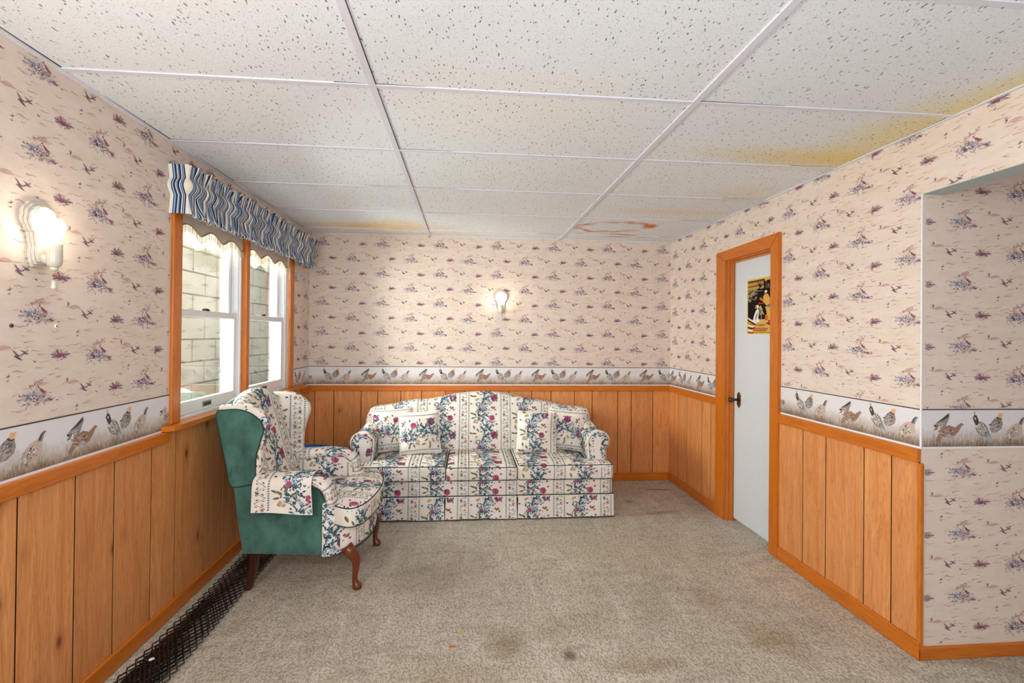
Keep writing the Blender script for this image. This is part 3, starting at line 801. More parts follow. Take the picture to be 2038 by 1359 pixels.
# ------------------------------------------------------------------ window
def window(name, y0, y1):
    root = MB(); z0, z1 = WIN[2], WIN[3]; xo, xi = XL - 0.135, XL - 0.006
    f = 0.022
    root.bbox(xo, xi - 0.01, y0, y0 + f, z0, z1, M['vinyl']); root.bbox(xo, xi - 0.01, y1 - f, y1, z0, z1, M['vinyl'])
    root.bbox(xo, xi - 0.01, y0 + f, y1 - f, z1 - f, z1, M['vinyl']); root.bbox(xo, xi - 0.01, y0 + f, y1 - f, z0, z0 + 0.018, M['vinyl'])
    for yy, s in ((y0 + f, 1), (y1 - f, -1)):                   # sliding tracks
        for xx in (XL - 0.098, XL - 0.062, XL - 0.030):
            a, b = sorted((yy, yy + s * 0.009)); root.box(xx - 0.003, xx + 0.003, a, b, z0 + 0.018, z1 - f, M['vinyl'])
    win = root.build(name, kind='structure')
    zm = 1.476
    def sash(nm, x, za, zb, rail_b, rail_t):
        mb = MB(); a, b = y0 + f + 0.006, y1 - f - 0.006; st = 0.036
        mb.bbox(x - 0.013, x + 0.013, a, a + st, za, zb, M['vinyl']); mb.bbox(x - 0.013, x + 0.013, b - st, b, za, zb, M['vinyl'])
        mb.bbox(x - 0.013, x + 0.013, a + st, b - st, za, za + rail_b, M['vinyl']); mb.bbox(x - 0.013, x + 0.013, a + st, b - st, zb - rail_t, zb, M['vinyl'])
        s_ = mb.build(nm, win)
        gm = MB(); gm.box(x - 0.002, x + 0.002, a + st, b - st, za + rail_b, zb - rail_t, M['glass']); gm.build('pane', s_)
        return s_
    sash('upper_sash', XL - 0.080, zm - 0.018, z1 - f, 0.034, 0.036)
    ls = sash('lower_sash', XL - 0.045, z0 + 0.02, zm + 0.018, 0.066, 0.036)
    yc = (y0 + y1) / 2 - 0.02
    lk = MB(); lk.lathe([(0.020, 0), (0.022, 0.006), (0.016, 0.012), (0.002, 0.014)], (XL - 0.045, yc, zm + 0.018), M['brownmetal'], 14)
    lk.bbox(XL - 0.05, XL - 0.035, yc - 0.03, yc + 0.03, zm + 0.018, zm + 0.024, M['brownmetal'], 0.002); lk.build('sash_lock', ls)
    hd = MB(); hd.bbox(XL - 0.034, XL - 0.028, yc - 0.045, yc + 0.045, z0 + 0.036, z0 + 0.066, M['bgrey'], 0.004); hd.bbox(XL - 0.029, XL - 0.0265, yc - 0.036, yc + 0.036, z0 + 0.043, z0 + 0.058, M['brownmetal'], 0.002)
    hd.build('sash_lift', ls)
    return win
window('window_1', WIN[0] + 0.03, 3.190); window('window_2', 3.236, WIN[1] - 0.03)
cz0, cz1 = 0.93, 2.045
rail('trim_8', XL, XL + 0.016, 2.418, 2.490, cz0, cz1, M['trim_z'], 0.005)
rail('trim_9', XL - 0.05, XL + 0.014, 3.190, 3.236, cz0, 1.985, M['trim_z'], 0.005)
rail('trim_10', XL, XL + 0.016, 3.952, 4.035, cz0, cz1, M['trim_z'], 0.005)
rail('trim_11', XL, XL + 0.016, 2.490, 3.952, 1.975, cz1, M['trim_y'], 0.005)
mb = MB()
out = [(XL - 0.05, 2.459), (XL, 2.459), (XL, 2.36), (XL + 0.030, 2.362), (XL + 0.050, 2.385), (XL + 0.056, 2.43), (XL + 0.058, 3.2), (XL + 0.056, 4.16), (XL + 0.048, 4.23), (XL + 0.025, 4.262), (XL, 4.266), (XL, 3.981), (XL - 0.05, 3.981)]
mb.prism(out, lambda a, b, k: (a, b, (0.906, 0.930)[k]), M['trim_y']); mb.build('trim_12', kind='structure')
# neighbouring block wall across the light well, and the ground between
mb = MB(); mb.box(-2.57, -2.37, 0.6, 9.0, -0.6, 2.75, M['block']); mb.build('wall_outside', kind='structure')
mb = MB(); mb.box(-2.37, XL - T, 0.6, 9.0, -0.6, 0.45, M['bgrey']); mb.build('ground_outside', kind='structure')

# roller shades with scalloped, fringed hems
def shade(y0, y1, label, z_of):
    t = thing('roller_shade', label, 'window shade', (XL - 0.012, (y0 + y1) / 2, 1.99), 'scalloped roller shades')
    n = 60; x = XL - 0.012; W = y1 - y0
    # scallops: three lobes hanging down, points pointing up between
    def hem(s):
        ph = (s * 3.0 + 0.62) % 1.0
        return 1.888 + 0.040 * abs(cos(pi * ph)) ** 1.5
    mb = MB()
    for dx in (0, -0.0015):
        vs = [(x + dx, y0 + W * i / n, 1.995) for i in range(n + 1)] + [(x + dx, y0 + W * i / n, hem(i / n)) for i in range(n + 1)]
        mb.add(vs, [(i, i + 1, n + 2 + i, n + 1 + i) for i in range(n)], M['shade'])
    mb.build('shade_cloth', t)
    mb = MB(); mb.tube([(x + 0.002, y0 + W * i / n, hem(i / n)) for i in range(n + 1)], 0.004, M['gimp'], 5); mb.build('braid', t)
    mb = MB(); R = random.Random(1); N = 240
    for i in range(N):
        s = i / N; yy = y0 + W * s; h = hem(s); L = 0.040 + R.uniform(-0.003, 0.003); o = R.uniform(0, 0.003); sl = R.uniform(-0.002, 0.002)
        mb.add([(x + 0.002 + o, yy, h), (x + 0.002 + o, yy + W / N * 1.1, h), (x + 0.003 + o, yy + W / N * 1.0 + sl, h - L), (x + 0.003 + o, yy + sl, h - L)], [(0, 1, 2, 3)], M['fringe'])
    mb.build('fringe', t, kind='stuff')
    mb = MB(); mb.tube([(x, y0 - 0.001, 1.985), (x, y1 + 0.001, 1.985)], 0.011, M['shade'], 10); mb.build('roller', t)
    return t
shade(2.492, 3.186, 'beige scalloped roller shade with cream fringe in the nearer window sash', None)
sh2 = shade(3.240, 3.948, 'beige scalloped roller shade with cream fringe in the farther window sash', None)
mb = MB(); mb.tube([(XL + 0.006, 3.94, 1.90), (XL + 0.008, 3.942, 1.86), (XL + 0.008, 3.943, 1.82)], 0.0016, M['fringe'], 5); mb.lathe([(0.002, 0), (0.005, -0.006), (0.004, -0.016), (0.001, -0.02)], (XL + 0.008, 3.943, 1.82), M['p_tan'], 8)
mb.build('pull_cord', sh2)

# striped gathered valance ------------------------------------------------
t = thing('valance', 'blue and white striped gathered valance over the window, ruffled on top', 'valance', (XL + 0.04, 3.35, 2.06))
mb = MB()
VY0, VY1, PD = 2.402, 4.300, 0.082
L1, L2 = PD, VY1 - VY0; LT = PD * 2 + L2
NS, NV = 900, 26
R = random.Random(9); ph = [R.uniform(0, 6) for _ in range(12)]
def vnoise(s, f, k): return sin(s * f + ph[k]) * 0.6 + sin(s * f * 1.73 + ph[k + 1]) * 0.4
def vpath(s):
    if s < L1: return Vector((XL + 0.002 + s, VY0, 0)), Vector((0, -1, 0))
    if s < L1 + L2: return Vector((XL + PD, VY0 + s - L1, 0)), Vector((1, 0, 0))
    return Vector((XL + PD - (s - L1 - L2), VY1, 0)), Vector((0, 1, 0))
def vfn(i, j):
    s = i * LT; p, n = vpath(s)
    g_ = min(1, max(0.10, (s - L1 * 0.9) / 0.05)) * (1 if s < L1 + L2 else 0.4)     # the return at the near end is nearly flat
    z = 2.172 - 0.232 * j
    ga = vnoise(s, 150, 0); gb = vnoise(s, 190, 3); gc = vnoise(s, 88, 6)
    if j < 0.24: k = (0.24 - j) / 0.24; prof = 0.006 + k * 0.012; amp = 0.006 + 0.024 * k; g = ga * 0.6 + gb * 0.4       # header ruffle
    elif j < 0.60: k = sin(pi * (j - 0.24) / 0.36); prof = 0.024 * k; amp = 0.0075 + 0.002 * k; g = gb * 0.7 + ga * 0.3                    # rod pocket
    else: k = (j - 0.60) / 0.40; prof = 0.010 * k; amp = 0.007 + 0.018 * k; g = gb * (1 - k) + gc * k                      # skirt
    zz = z + (0.012 * gc * g_ if j < 0.12 else 0) + (0.006 * ga * g_ if j < 0.06 else 0)
    if j > 0.92: zz += 0.003 * gc * g_
    q = p + n * (prof + amp * g * g_)
    if L1 <= s <= L1 + L2: q.y += g_ * (0.009 * sin(s * 41 + 2.0) * sin(j * 5.2 + s * 6) + 0.004 * sin(j * 11 + s * 60))
    q.z = zz
    return q
def vuv(i, j):
    s = i * LT
    return (s + 1.6 * max(0.0, s - L1 - 0.02) - 0.6 * max(0.0, 0.0), 1 - j)
mb.grid(vfn, NS, NV, M['stripe'], uvfn=vuv)
mb.build('valance_cloth', t, uv=True)
mb = MB(); R = random.Random(4)
for i in range(420):
    s = L1 + L2 * (i + R.random() * 0.5) / 420; q = vfn(s / LT, 1.0); L = R.uniform(0.003, 0.012)
    if 0.45 + 0.3 * sin(s * 7) > R.random(): mb.add([q, q + Vector((0.001, 0.006, 0)), q + Vector((0.001, R.uniform(-0.003, 0.012), -L))], [(0, 1, 2)], M['lace'])
mb.build('frayed_hem', t, kind='stuff')
mb = MB(); mb.tube([(XL + 0.002, VY0 + 0.012, 2.08), (XL + 0.06, VY0 + 0.012, 2.08), (XL + 0.072, VY0 + 0.03, 2.08), (XL + 0.072, VY1 - 0.03, 2.08), (XL + 0.06, VY1 - 0.012, 2.08), (XL + 0.002, VY1 - 0.012, 2.08)], 0.006, M['vinyl'], 8); mb.build('curtain_rod', t)

# ------------------------------------------------------------------ door, jamb, casing, poster
DX = 2.013
mb = MB(); mb.bbox(DX, DX + 0.035, 2.925, 3.436, 0.022, 1.942, M['doorwhite'], 0.002); door = mb.build('door_1', kind='structure')
mb = MB()
mb.bbox(XR + 0.002, XR + TH, 3.438, 3.450, 0.0, 1.955, M['trim_z'], 0.002); mb.bbox(XR + 0.002, XR + TH, 2.905, 2.920, 0.0, 1.955, M['trim_z'], 0.002)
mb.bbox(XR + 0.002, XR + TH, 2.920, 3.438, 1.943, 1.955, M['trim_y'], 0.002)
mb.bbox(XR + 0.020, XR + 0.046, 3.428, 3.4385, 0.0, 1.943, M['trim_z'], 0.003); mb.bbox(XR + 0.020, XR + 0.046, 2.92, 2.932, 0.0, 1.943, M['trim_z'], 0.003)
mb.bbox(XR + 0.020, XR + 0.046, 2.932, 3.428, 1.932, 1.943, M['trim_y'], 0.003)
mb.build('trim_13', kind='structure')
def casing(name, pts, ax):
    mb = MB(); n = len(pts)
    # flat face with a rounded outer edge
    mb.prism(pts, lambda a, b, k: (XR - (0.0, 0.018)[k], a, b), M['trim_' + ax])
    c = Vector((sum(p[0] for p in pts) / n, sum(p[1] for p in pts) / n))
    mb.prism([tuple(c + (Vector(p) - c) * 1.0 - (Vector(p) - c).normalized() * 0.008) for p in pts], lambda a, b, k: (XR - (0.018, 0.0215)[k], a, b), M['trim_' + ax])
    return mb.build(name, kind='structure')
casing('trim_14', [(3.448, 0), (3.573, 0), (3.573, 2.026), (3.448, 1.953)], 'z')
casing('trim_15', [(2.828, 0), (2.908, 0), (2.908, 1.953), (2.828, 2.038)], 'z')
casing('trim_16', [(2.908, 1.953), (3.448, 1.953), (3.573, 2.026), (2.828, 2.038)], 'y')
# handle: ornate plate with a lever
mb = MB()
pl_ = [(0.0, 0.055), (0.010, 0.052), (0.014, 0.040), (0.022, 0.034), (0.018, 0.015), (0.024, 0.0), (0.018, -0.015), (0.022, -0.034), (0.014, -0.042), (0.008, -0.054), (0.0, -0.058),
       (-0.008, -0.054), (-0.014, -0.042), (-0.022, -0.034), (-0.018, -0.015), (-0.024, 0), (-0.018, 0.015), (-0.022, 0.034), (-0.014, 0.040), (-0.010, 0.052)]
mb.prism(pl_, lambda a, b, k: (DX - (0.0, 0.007)[k], 3.365 + a, 0.915 + b), M['brass'])
mb.prism([(a * 0.6, b * 0.7) for a, b in pl_], lambda a, b, k: (DX - (0.007, 0.011)[k], 3.365 + a, 0.915 + b), M['brownmetal'])
hp = mb.build('door_handle', door, label='ornate antique brass door handle')
mb = MB(); mb.lathe([(0.012, 0), (0.009, -0.02), (0.008, -0.036), (0.016, -0.046), (0.021, -0.056), (0.019, -0.066), (0.008, -0.072)], (DX - 0.010, 3.365, 0.915), M['brownmetal'], 16, 'x')
mb.build('knob', hp)

# poster on the door: generic hunting-lodge scene
po = MB(); PX = DX - 0.0006; PY1, PY0, PZ0, PZ1 = 3.272, 2.985, 1.400, 1.786
PW, PHt = PY1 - PY0, PZ1 - PZ0
def pp(u, v, o): return (PX - 0.0008 - o, PY1 - u * PW, PZ0 + v * PHt)
po.box(PX - 0.0007, PX, PY0, PY1, PZ0, PZ1, M['p_yellow'])
plist = [0]
def ink(i, poly, sc=1.0):
    plist[0] += 1; po.add([pp(u, v, 0.000006 * plist[0]) for u, v in poly], [tuple(range(len(poly)))], M[i])
def rc(a, b, c, d_): return [(a, c), (b, c), (b, d_), (a, d_)]
R = random.Random(2)
ink('p_tan', rc(0.03, 0.97, 0.02, 0.98)); ink('p_black', rc(0.03, 0.97, 0.26, 0.97))
for k in range(9):
    v = 0.80 + k * 0.019; ink(R.choice(('p_tan', 'p_brown', 'p_tan')), [(0.03, v), (0.66 + 0.02 * sin(k), v + 0.01), (0.66, v + 0.022), (0.03, v + 0.014)])
for k in range(70):
    u, v = R.uniform(0.05, 0.42), R.uniform(0.58, 0.80); ink(R.choice(('p_stone', 'p_stone', 'p_grey', 'p_tan')), ell(u, v, R.uniform(0.015, 0.035), R.uniform(0.008, 0.016), 0, 6, 0.3, R))
ink('p_black', rc(0.16, 0.38, 0.50, 0.62)); ink('p_grey', [(0.05, 0.775), (0.62, 0.76), (0.62, 0.772), (0.05, 0.79)]); ink('p_black', rc(0.42, 0.62, 0.66, 0.755))
ink('p_black', [(0.42, 0.80), (0.50, 0.83), (0.45, 0.90), (0.40, 0.94), (0.46, 0.92), (0.50, 0.88), (0.53, 0.94), (0.54, 0.87), (0.60, 0.90), (0.57, 0.84), (0.52, 0.82), (0.50, 0.78)])
ink('p_brown', rc(0.74, 0.97, 0.80, 0.97)); ink('p_black', rc(0.78, 0.95, 0.82, 0.94)); ink('p_blue', [(0.80, 0.85), (0.84, 0.88), (0.87, 0.85), (0.84, 0.82)])
ink('p_tan', [(0.70, 0.97), (0.97, 0.99), (0.97, 0.95), (0.70, 0.93)])
# seated figure in a tan shirt and cap
ink('p_tan', [(0.66, 0.56), (0.64, 0.66), (0.70, 0.70), (0.82, 0.70), (0.90, 0.62), (0.90, 0.52), (0.76, 0.50)]); ink('p_orange', ell(0.735, 0.715, 0.045, 0.032)); ink('p_white', ell(0.745, 0.745, 0.055, 0.022))
ink('p_orange', [(0.50, 0.62), (0.54, 0.66), (0.66, 0.60), (0.66, 0.56)]); ink('p_red', [(0.46, 0.56), (0.66, 0.55), (0.66, 0.535), (0.46, 0.535)])
ink('p_tan', [(0.72, 0.48), (0.90, 0.48), (0.96, 0.40), (0.90, 0.24), (0.78, 0.24), (0.78, 0.38)]); ink('p_grey', ell(0.84, 0.49, 0.07, 0.025)); ink('p_orange', [(0.72, 0.24), (0.84, 0.24), (0.84, 0.32), (0.72, 0.34)])
ink('p_red', [(0.82, 0.18), (0.95, 0.18), (0.92, 0.24), (0.84, 0.24)]); ink('p_navy', [(0.74, 0.17), (0.97, 0.14), (0.97, 0.18), (0.78, 0.20)])
# gear, plants
for k in range(16): ink(R.choice(('p_tan', 'p_yellow', 'p_stone', 'p_grey')), ell(R.uniform(0.46, 0.70), R.uniform(0.34, 0.48), R.uniform(0.02, 0.06), R.uniform(0.01, 0.025), R.uniform(0, 3), 6, 0.3, R))
ink('p_grey', rc(0.56, 0.60, 0.26, 0.38))
# white dog sitting
ink('p_white', [(0.24, 0.22), (0.28, 0.32), (0.36, 0.42), (0.46, 0.46), (0.48, 0.40), (0.46, 0.30), (0.52, 0.22), (0.38, 0.20)]); ink('p_white', ell(0.42, 0.49, 0.07, 0.032)); ink('p_orange', ell(0.365, 0.485, 0.035, 0.035)); ink('p_grey', leaf(0.34, 0.24, 1.0, 0.18, 0.05, 2))
# striped rug
for k in range(7):
    o = k * 0.045; ink(('p_white', 'p_black', 'p_orange', 'p_white', 'p_black', 'p_white', 'p_red')[k], [(0.03, 0.31 - o), (0.16 + 0.02 * k, 0.27 - o * 0.9), (0.40 - 0.02 * k, 0.19 - o * 0.3), (0.38 - 0.02 * k, 0.165 - o * 0.3), (0.14 + 0.02 * k, 0.245 - o * 0.9), (0.03, 0.285 - o)])
ink('p_tan', [(0.40, 0.16), (0.60, 0.22), (0.97, 0.14), (0.97, 0.03), (0.26, 0.03)])
ink('p_brown', rc(0.03, 0.97, 0.020, 0.030))
poster = po.build('poster'); tag(poster, 'small yellow-bordered poster of a hunter and dog taped to the white door', 'poster')
def lettering(txt, size, u, v, mat, shear=0.0, ext=0.0):
    c = bpy.data.curves.new('lettering', 'FONT'); c.body = txt; c.size = size; c.shear = shear; c.offset = ext
    tmp = bpy.data.objects.new('lettering_source', c); me = bpy.data.meshes.new_from_object(tmp)
    bpy.data.objects.remove(tmp); me.name = 'lettering'; me.materials.clear(); me.materials.append(M[mat])
    o = bpy.data.objects.new('lettering', me); COL.objects.link(o)
    o.parent = poster; o.location = pp(u, v, 0.0016); o.rotation_euler = (pi / 2, 0, -pi / 2)
lettering('Remington', 0.036, 0.27, 0.065, 'p_red', 0.25, 0.0006)
lettering('ARMS & AMMUNITION', 0.012, 0.34, 0.045, 'p_black'); lettering('LET THE GOOD TIMES', 0.011, 0.38, 0.155, 'p_black'); lettering('COME HOME', 0.011, 0.46, 0.135, 'p_black')

# ------------------------------------------------------------------ sconces
def sconce(label, c, along, out):
    """c: point on the wall behind the lamp, along: unit along the wall, out: unit into the room"""
    A, O, U = Vector(along), Vector(out), Vector((0, 0, 1)); c = Vector(c)
    t = thing('wall_sconce', label, 'lamp', c, 'porcelain wall sconces')
    P = lambda a, o, z: c + A * a + O * o + U * z
    # keyhole outline: scalloped round head, waisted, stepped foot
    pts = []
    for k in range(64):
        an = -pi * 0.28 + (pi * 1.56) * k / 63
        r = 0.060 + 0.0035 * abs(sin(an * 5.2)); pts.append((r * cos(an), 0.045 + r * sin(an)))
    pts += [(-0.036, -0.030), (-0.031, -0.050), (-0.034, -0.070), (-0.028, -0.100), (-0.020, -0.112), (0.020, -0.112), (0.028, -0.100), (0.034, -0.070), (0.031, -0.050), (0.036, -0.030)]
    mb = MB()
    for s_, a, b in ((1.0, 0.0, 0.010), (0.93, 0.010, 0.019), (0.85, 0.019, 0.027)):
        mb.prism([(x * s_, (z + 0.01) * s_ - 0.01) for x, z in pts], lambda a_, b_, k, a=a, b=b: P(a_, (a, b)[k], b_), M['porcelain'])
    mb.build('back_plate', t)
    mb = MB()      # shallow dish that backs the bulb
    prof = [(0.044, 0.027), (0.040, 0.031), (0.030, 0.030), (0.001, 0.028)]
    vs = []; n = 28
    for r, h in prof:
        for k in range(n): vs.append(P(r * cos(2 * pi * k / n), h, 0.045 + r * sin(2 * pi * k / n)))
    mb.add(vs, [(i * n + k, i * n + (k + 1) % n, (i + 1) * n + (k + 1) % n, (i + 1) * n + k) for i in range(3) for k in range(n)], M['porcelain'], True)
    mb.build('reflector_dish', t)
    cc = P(0, 0.056, 0)
    mb = MB(); mb.tube([P(0, 0.022, -0.085), P(0, 0.04, -0.087), P(0, 0.056, -0.084)], [0.018, 0.016, 0.014], M['porcelain'], 14)
    mb.lathe([(0.010, -0.112), (0.018, -0.106), (0.0215, -0.094), (0.0215, -0.036), (0.019, -0.032), (0.014, -0.032)], cc, M['porcelain'], 24); mb.build('socket_cup', t)
    mb = MB(); mb.lathe([(0.012, -0.032), (0.013, -0.022), (0.018, -0.008), (0.0255, 0.008), (0.028, 0.024), (0.0255, 0.038), (0.017, 0.049), (0.004, 0.052)], cc, M['bulb'], 24); mb.build('light_bulb', t, label='round lit bulb')
    mb = MB(); mb.lathe([(0.013, -0.113), (0.010, -0.121), (0.004, -0.126)], cc, M['porcelain'], 14)
    for k in range(5): mb.lathe([(0.0005, -0.0015), (0.0020, 0), (0.0005, 0.0015)], cc + Vector((0, 0, -0.134 - 0.004 * k)), M['brass'], 8)
    mb.lathe([(0.003, -0.154), (0.006, -0.160), (0.009, -0.180), (0.008, -0.184), (0.001, -0.185)], cc, M['porcelain'], 12); mb.build('pull_chain', t)
    return t
sconce('white porcelain wall sconce with lit bulb on the left wall beside the window', (XL, 1.700, 1.698), (0, 1, 0), (1, 0, 0))
sconce('white porcelain wall sconce with lit bulb on the far wall above the sofa', (0.322, YB, 1.688), (1, 0, 0), (0, -1, 0))
# small wall anchors and nails
for lab, x, y, z, ax in (('dark screw hole plug in the left wall, nearer the picture edge', XL, 1.617, 1.391, 'x'), ('pale screw anchor in the left wall right under the sconce', XL, 1.780, 1.392, 'x')):
    mb = MB(); mb.lathe([(0.0065, 0.0002), (0.006, 0.003), (0.003, 0.0035)], (x, y, z), M['bdark'] if 'dark' in lab else M['white'], 12, 'x'); mb.lathe([(0.003, 0.0035), (0.001, 0.004)], (x, y, z), M['black'], 8, 'x')
    tag(mb.build('wall_anchor'), lab, 'wall anchor', 'anchors in the left wall')
for lab, x, z in (('small dark nail in the far wall, left of the pair right of the sconce', 1.211, 1.805), ('small dark nail in the far wall, right of the pair nearer the corner', 1.490, 1.786)):
    mb = MB(); mb.lathe([(0.002, 0), (0.002, -0.006), (0.005, -0.0065), (0.004, -0.009)], (x, YB, z), M['brownmetal'], 10, 'y'); tag(mb.build('nail'), lab, 'nail', 'nails in the far wall')

# ------------------------------------------------------------------ upholstery print
BAND = 0.360       # repeat across; narrow striped band 0.08 wide, floral ground between
def floral_cell(seed):
    R = random.Random(seed); out = []
    VP = 0.31
    # dotted edge lines and vine of the narrow band (centred on u = BAND/2)
    c = BAND / 2
    for s in (-1, 1):
        n = int(VP / 0.0125)
        for k in range(n):
            v = k * VP / n; u = c + s * 0.040
            out.append(('f_dot', [(u - 0.0045, v), (u + 0.0045, v + 0.003), (u + 0.0045, v + 0.0095), (u - 0.0045, v + 0.0065)]))
    for k in range(10):
        v = k * VP / 10; s = 1 if k % 2 else -1
        pts = [(c - s * 0.026, v), (c - s * 0.006, v + 0.012), (c + s * 0.012, v + 0.020), (c + s * 0.026, v + 0.034)]
        out += [('f_green', q) for q in stroke(pts, 0.0028, 0.0016)]
        out += [('f_olive', leaf(c - s * 0.020, v + 0.014, pi / 2 - s * 0.9, 0.018, 0.008, 2)), ('f_teal', leaf(c + s * 0.010, v + 0.010, s * 0.5 if s > 0 else pi - 0.5, 0.017, 0.006, 1))]
        if k % 3 == 0:
            for a in range(5): out.append(('f_rose' if k % 2 else 'f_plum', leaf(c + s * 0.012, v + 0.026, a * 2 * pi / 5, 0.011, 0.006, 1)))
        elif k % 3 == 1:
            for a in range(4): out.append(('f_tan', leaf(c - s * 0.012, v + 0.026, a * pi / 2 + 0.4, 0.009, 0.005, 1)))
    # main spray, centred on u = 0 (span -0.12 .. 0.12)
    def axis(v): return 0.030 * sin(2 * pi * v / VP)
    for k in range(190):
        v = R.uniform(0, VP); u = axis(v) + R.gauss(0, 0.043)
        if abs(u) > 0.115: continue
        out.append((R.choice(('f_blue', 'f_teal', 'f_navy', 'f_blue', 'f_green', 'f_sky', 'f_teal', 'f_navy')), leaf(u, v, R.uniform(0, 2 * pi), R.uniform(0.012, 0.028), R.uniform(0.005, 0.011), 2)))
    for k in range(17):
        v = (k + R.random()) * VP / 17; u = axis(v) + R.uniform(-0.05, 0.045); r = R.uniform(0.008, 0.013); col = R.choice(('f_blue', 'f_sky', 'f_teal'))
        for a in range(5): out.append((col, leaf(u, v, a * 2 * pi / 5 + 0.3, r * 1.3, r * 0.9, 2)))
        out.append((R.choice(('f_navy', 'cream')), ell(u, v, 0.003, 0.003, 0, 6)))
    for (u, v, a) in ((-0.075, 0.20, 2.3), (-0.062, 0.215, 1.2), (-0.085, 0.19, 3.4), (-0.05, 0.07, 2.2), (-0.07, 0.055, 3.0), (-0.088, 0.09, 1.9), (0.06, 0.26, 0.6), (-0.095, 0.215, 2.7), (-0.04, 0.19, 0.9), (-0.10, 0.05, 2.6), (0.03, 0.10, 0.5), (0.045, 0.09, -0.4)):
        out.append(('f_olive', leaf(u, v, a, 0.038, 0.013, 3)))
    for (u, v) in ((-0.085, 0.165), (-0.070, 0.15), (-0.092, 0.15), (-0.060, 0.035), (-0.075, 0.028)):
        out.append(('f_tan', ell(u, v, 0.011, 0.009, 0.3, 8, 0.15, R))); out.append(('f_olive', ell(u, v, 0.003, 0.003, 0, 5)))
    # arching teal blades
    for (u, v, a, s) in ((-0.01, 0.13, 2.0, 1), (0.0, 0.12, 1.2, -1), (-0.02, 0.29, 2.3, 1), (0.02, 0.10, 1.5, -1)):
        pts = []; x, y, an = u, v, a
        for k in range(8): pts.append((x, y)); x += 0.011 * cos(an); y += 0.011 * sin(an); an += 0.22 * s
        out += [('f_teal', q) for q in stroke(pts, 0.0070, 0.0015)]
    # peonies
    def peony(u, v, r, dark=True):
        for k in range(9):
            a = k * 2 * pi / 9; out.append(('f_mag' if dark else 'f_rose', ell(u + r * 0.58 * cos(a), v + r * 0.58 * sin(a), r * 0.40, r * 0.34, a, 7, 0.12, R)))
        out.append(('f_mag' if dark else 'f_rose', ell(u, v, r * 0.55, r * 0.55, 0, 8)))
        for k in range(18):
            a = R.uniform(0, 2 * pi); q = r * R.uniform(0.1, 0.75)
            out.append((R.choice(('f_plum', 'f_pink', 'f_pink', 'f_plum')), leaf(u + q * cos(a), v + q * sin(a), a + pi / 2 + R.uniform(-0.5, 0.5), r * 0.5, r * 0.16, 2)))
    peony(0.080, 0.045, 0.032); peony(0.060, 0.185, 0.026, False); peony(-0.045, 0.262, 0.017, False)
    for (u, v) in ((0.098, 0.215), (0.060, 0.275), (0.103, 0.135), (0.09, 0.255)):
        out.append(('f_rose', ell(u, v, 0.009, 0.007, 0.5, 7))); out.append(('f_plum', leaf(u - 0.006, v, 0.4, 0.014, 0.004, 1)))
    for k in range(9):
        out.append(('f_pink', leaf(0.075 + k * 0.004, 0.155 - k * 0.006 + R.uniform(-0.004, 0.004), R.uniform(0, 3), 0.008, 0.004, 1)))
    return out
FL = [floral_cell(21), floral_cell(22)]; VREP = 0.31
def floral(u0, u1, v0, v1, ou=0.0, ov=0.0, seed=0):
    out = []
    for i in range(int((u0 - ou) / BAND) - 1, int((u1 - ou) / BAND) + 2):
        for j in range(int((v0 - ov) / VREP) - 1, int((v1 - ov) / VREP) + 2):
            cu, cv = ou + i * BAND, ov + j * VREP
            for ink_, p in FL[0]:
                if u0 - 0.02 <= cu + p[0][0] <= u1 + 0.02 and v0 - 0.02 <= cv + p[0][1] <= v1 + 0.02:
                    out.append((ink_, [(cu + a, cv + b) for a, b in p]))
    return out
FRONT = lambda n, c: n.y < -0.35
def upright(mb, u0, u1, v0, v1, ou, ov, uvf, keep, off=0.0012, fr=None):
    print_on(mb, floral(u0, u1, v0, v1, ou, ov), uvf, keep, off, fr)

# ------------------------------------------------------------------ sofa
sx0, sx1, sc = -0.872, 1.128, 0.135
sofa = thing('sofa', 'camelback three-seat sofa in cream floral stripe fabric against the far wall', 'sofa', (sc, 3.95, 0))
SU = 0.17     # floral spray centred on this x on the sofa
def fold_uv(yf):                       # front face continues over the top: v grows up the front, then backwards
    return lambda co, i: (co.x, co.z + max(0.0, co.y - yf))
def welt_loop(name, pts, parent, r=0.0038, mat='welt', closed=False):
    mb = MB(); mb.tube(pts, r, M[mat], 6, closed=closed); return mb.build(name, parent)
# body rail
mb = MB(); o = resample([(sx0 + 0.004, 3.565), (sx1 - 0.004, 3.565), (sx1 - 0.004, 4.34), (sx0 + 0.004, 4.34)], 80)
slab(mb, o, (sc, 3.95), 0.155, 0.292, 0.012, lambda a, b, c: Vector((a, b, c)), M['cloth'], 0, False, 4)
upright(mb, sx0, sx1, 0.15, 0.30, SU, 0.02, lambda co, i: (co.x, co.z), lambda n, c: n.y < -0.7)
upright(mb, 3.5, 4.4, 0.15, 0.30, 3.60, 0.02, lambda co, i: (co.y, co.z), lambda n, c: n.x > 0.7)
mb.build('seat_rail', sofa)
welt_loop('welt', [(sx0, 3.70, 0.176), (sx0, 3.562, 0.176), (sc, 3.560, 0.176), (sx1, 3.562, 0.176), (sx1, 4.3, 0.176)], sofa)
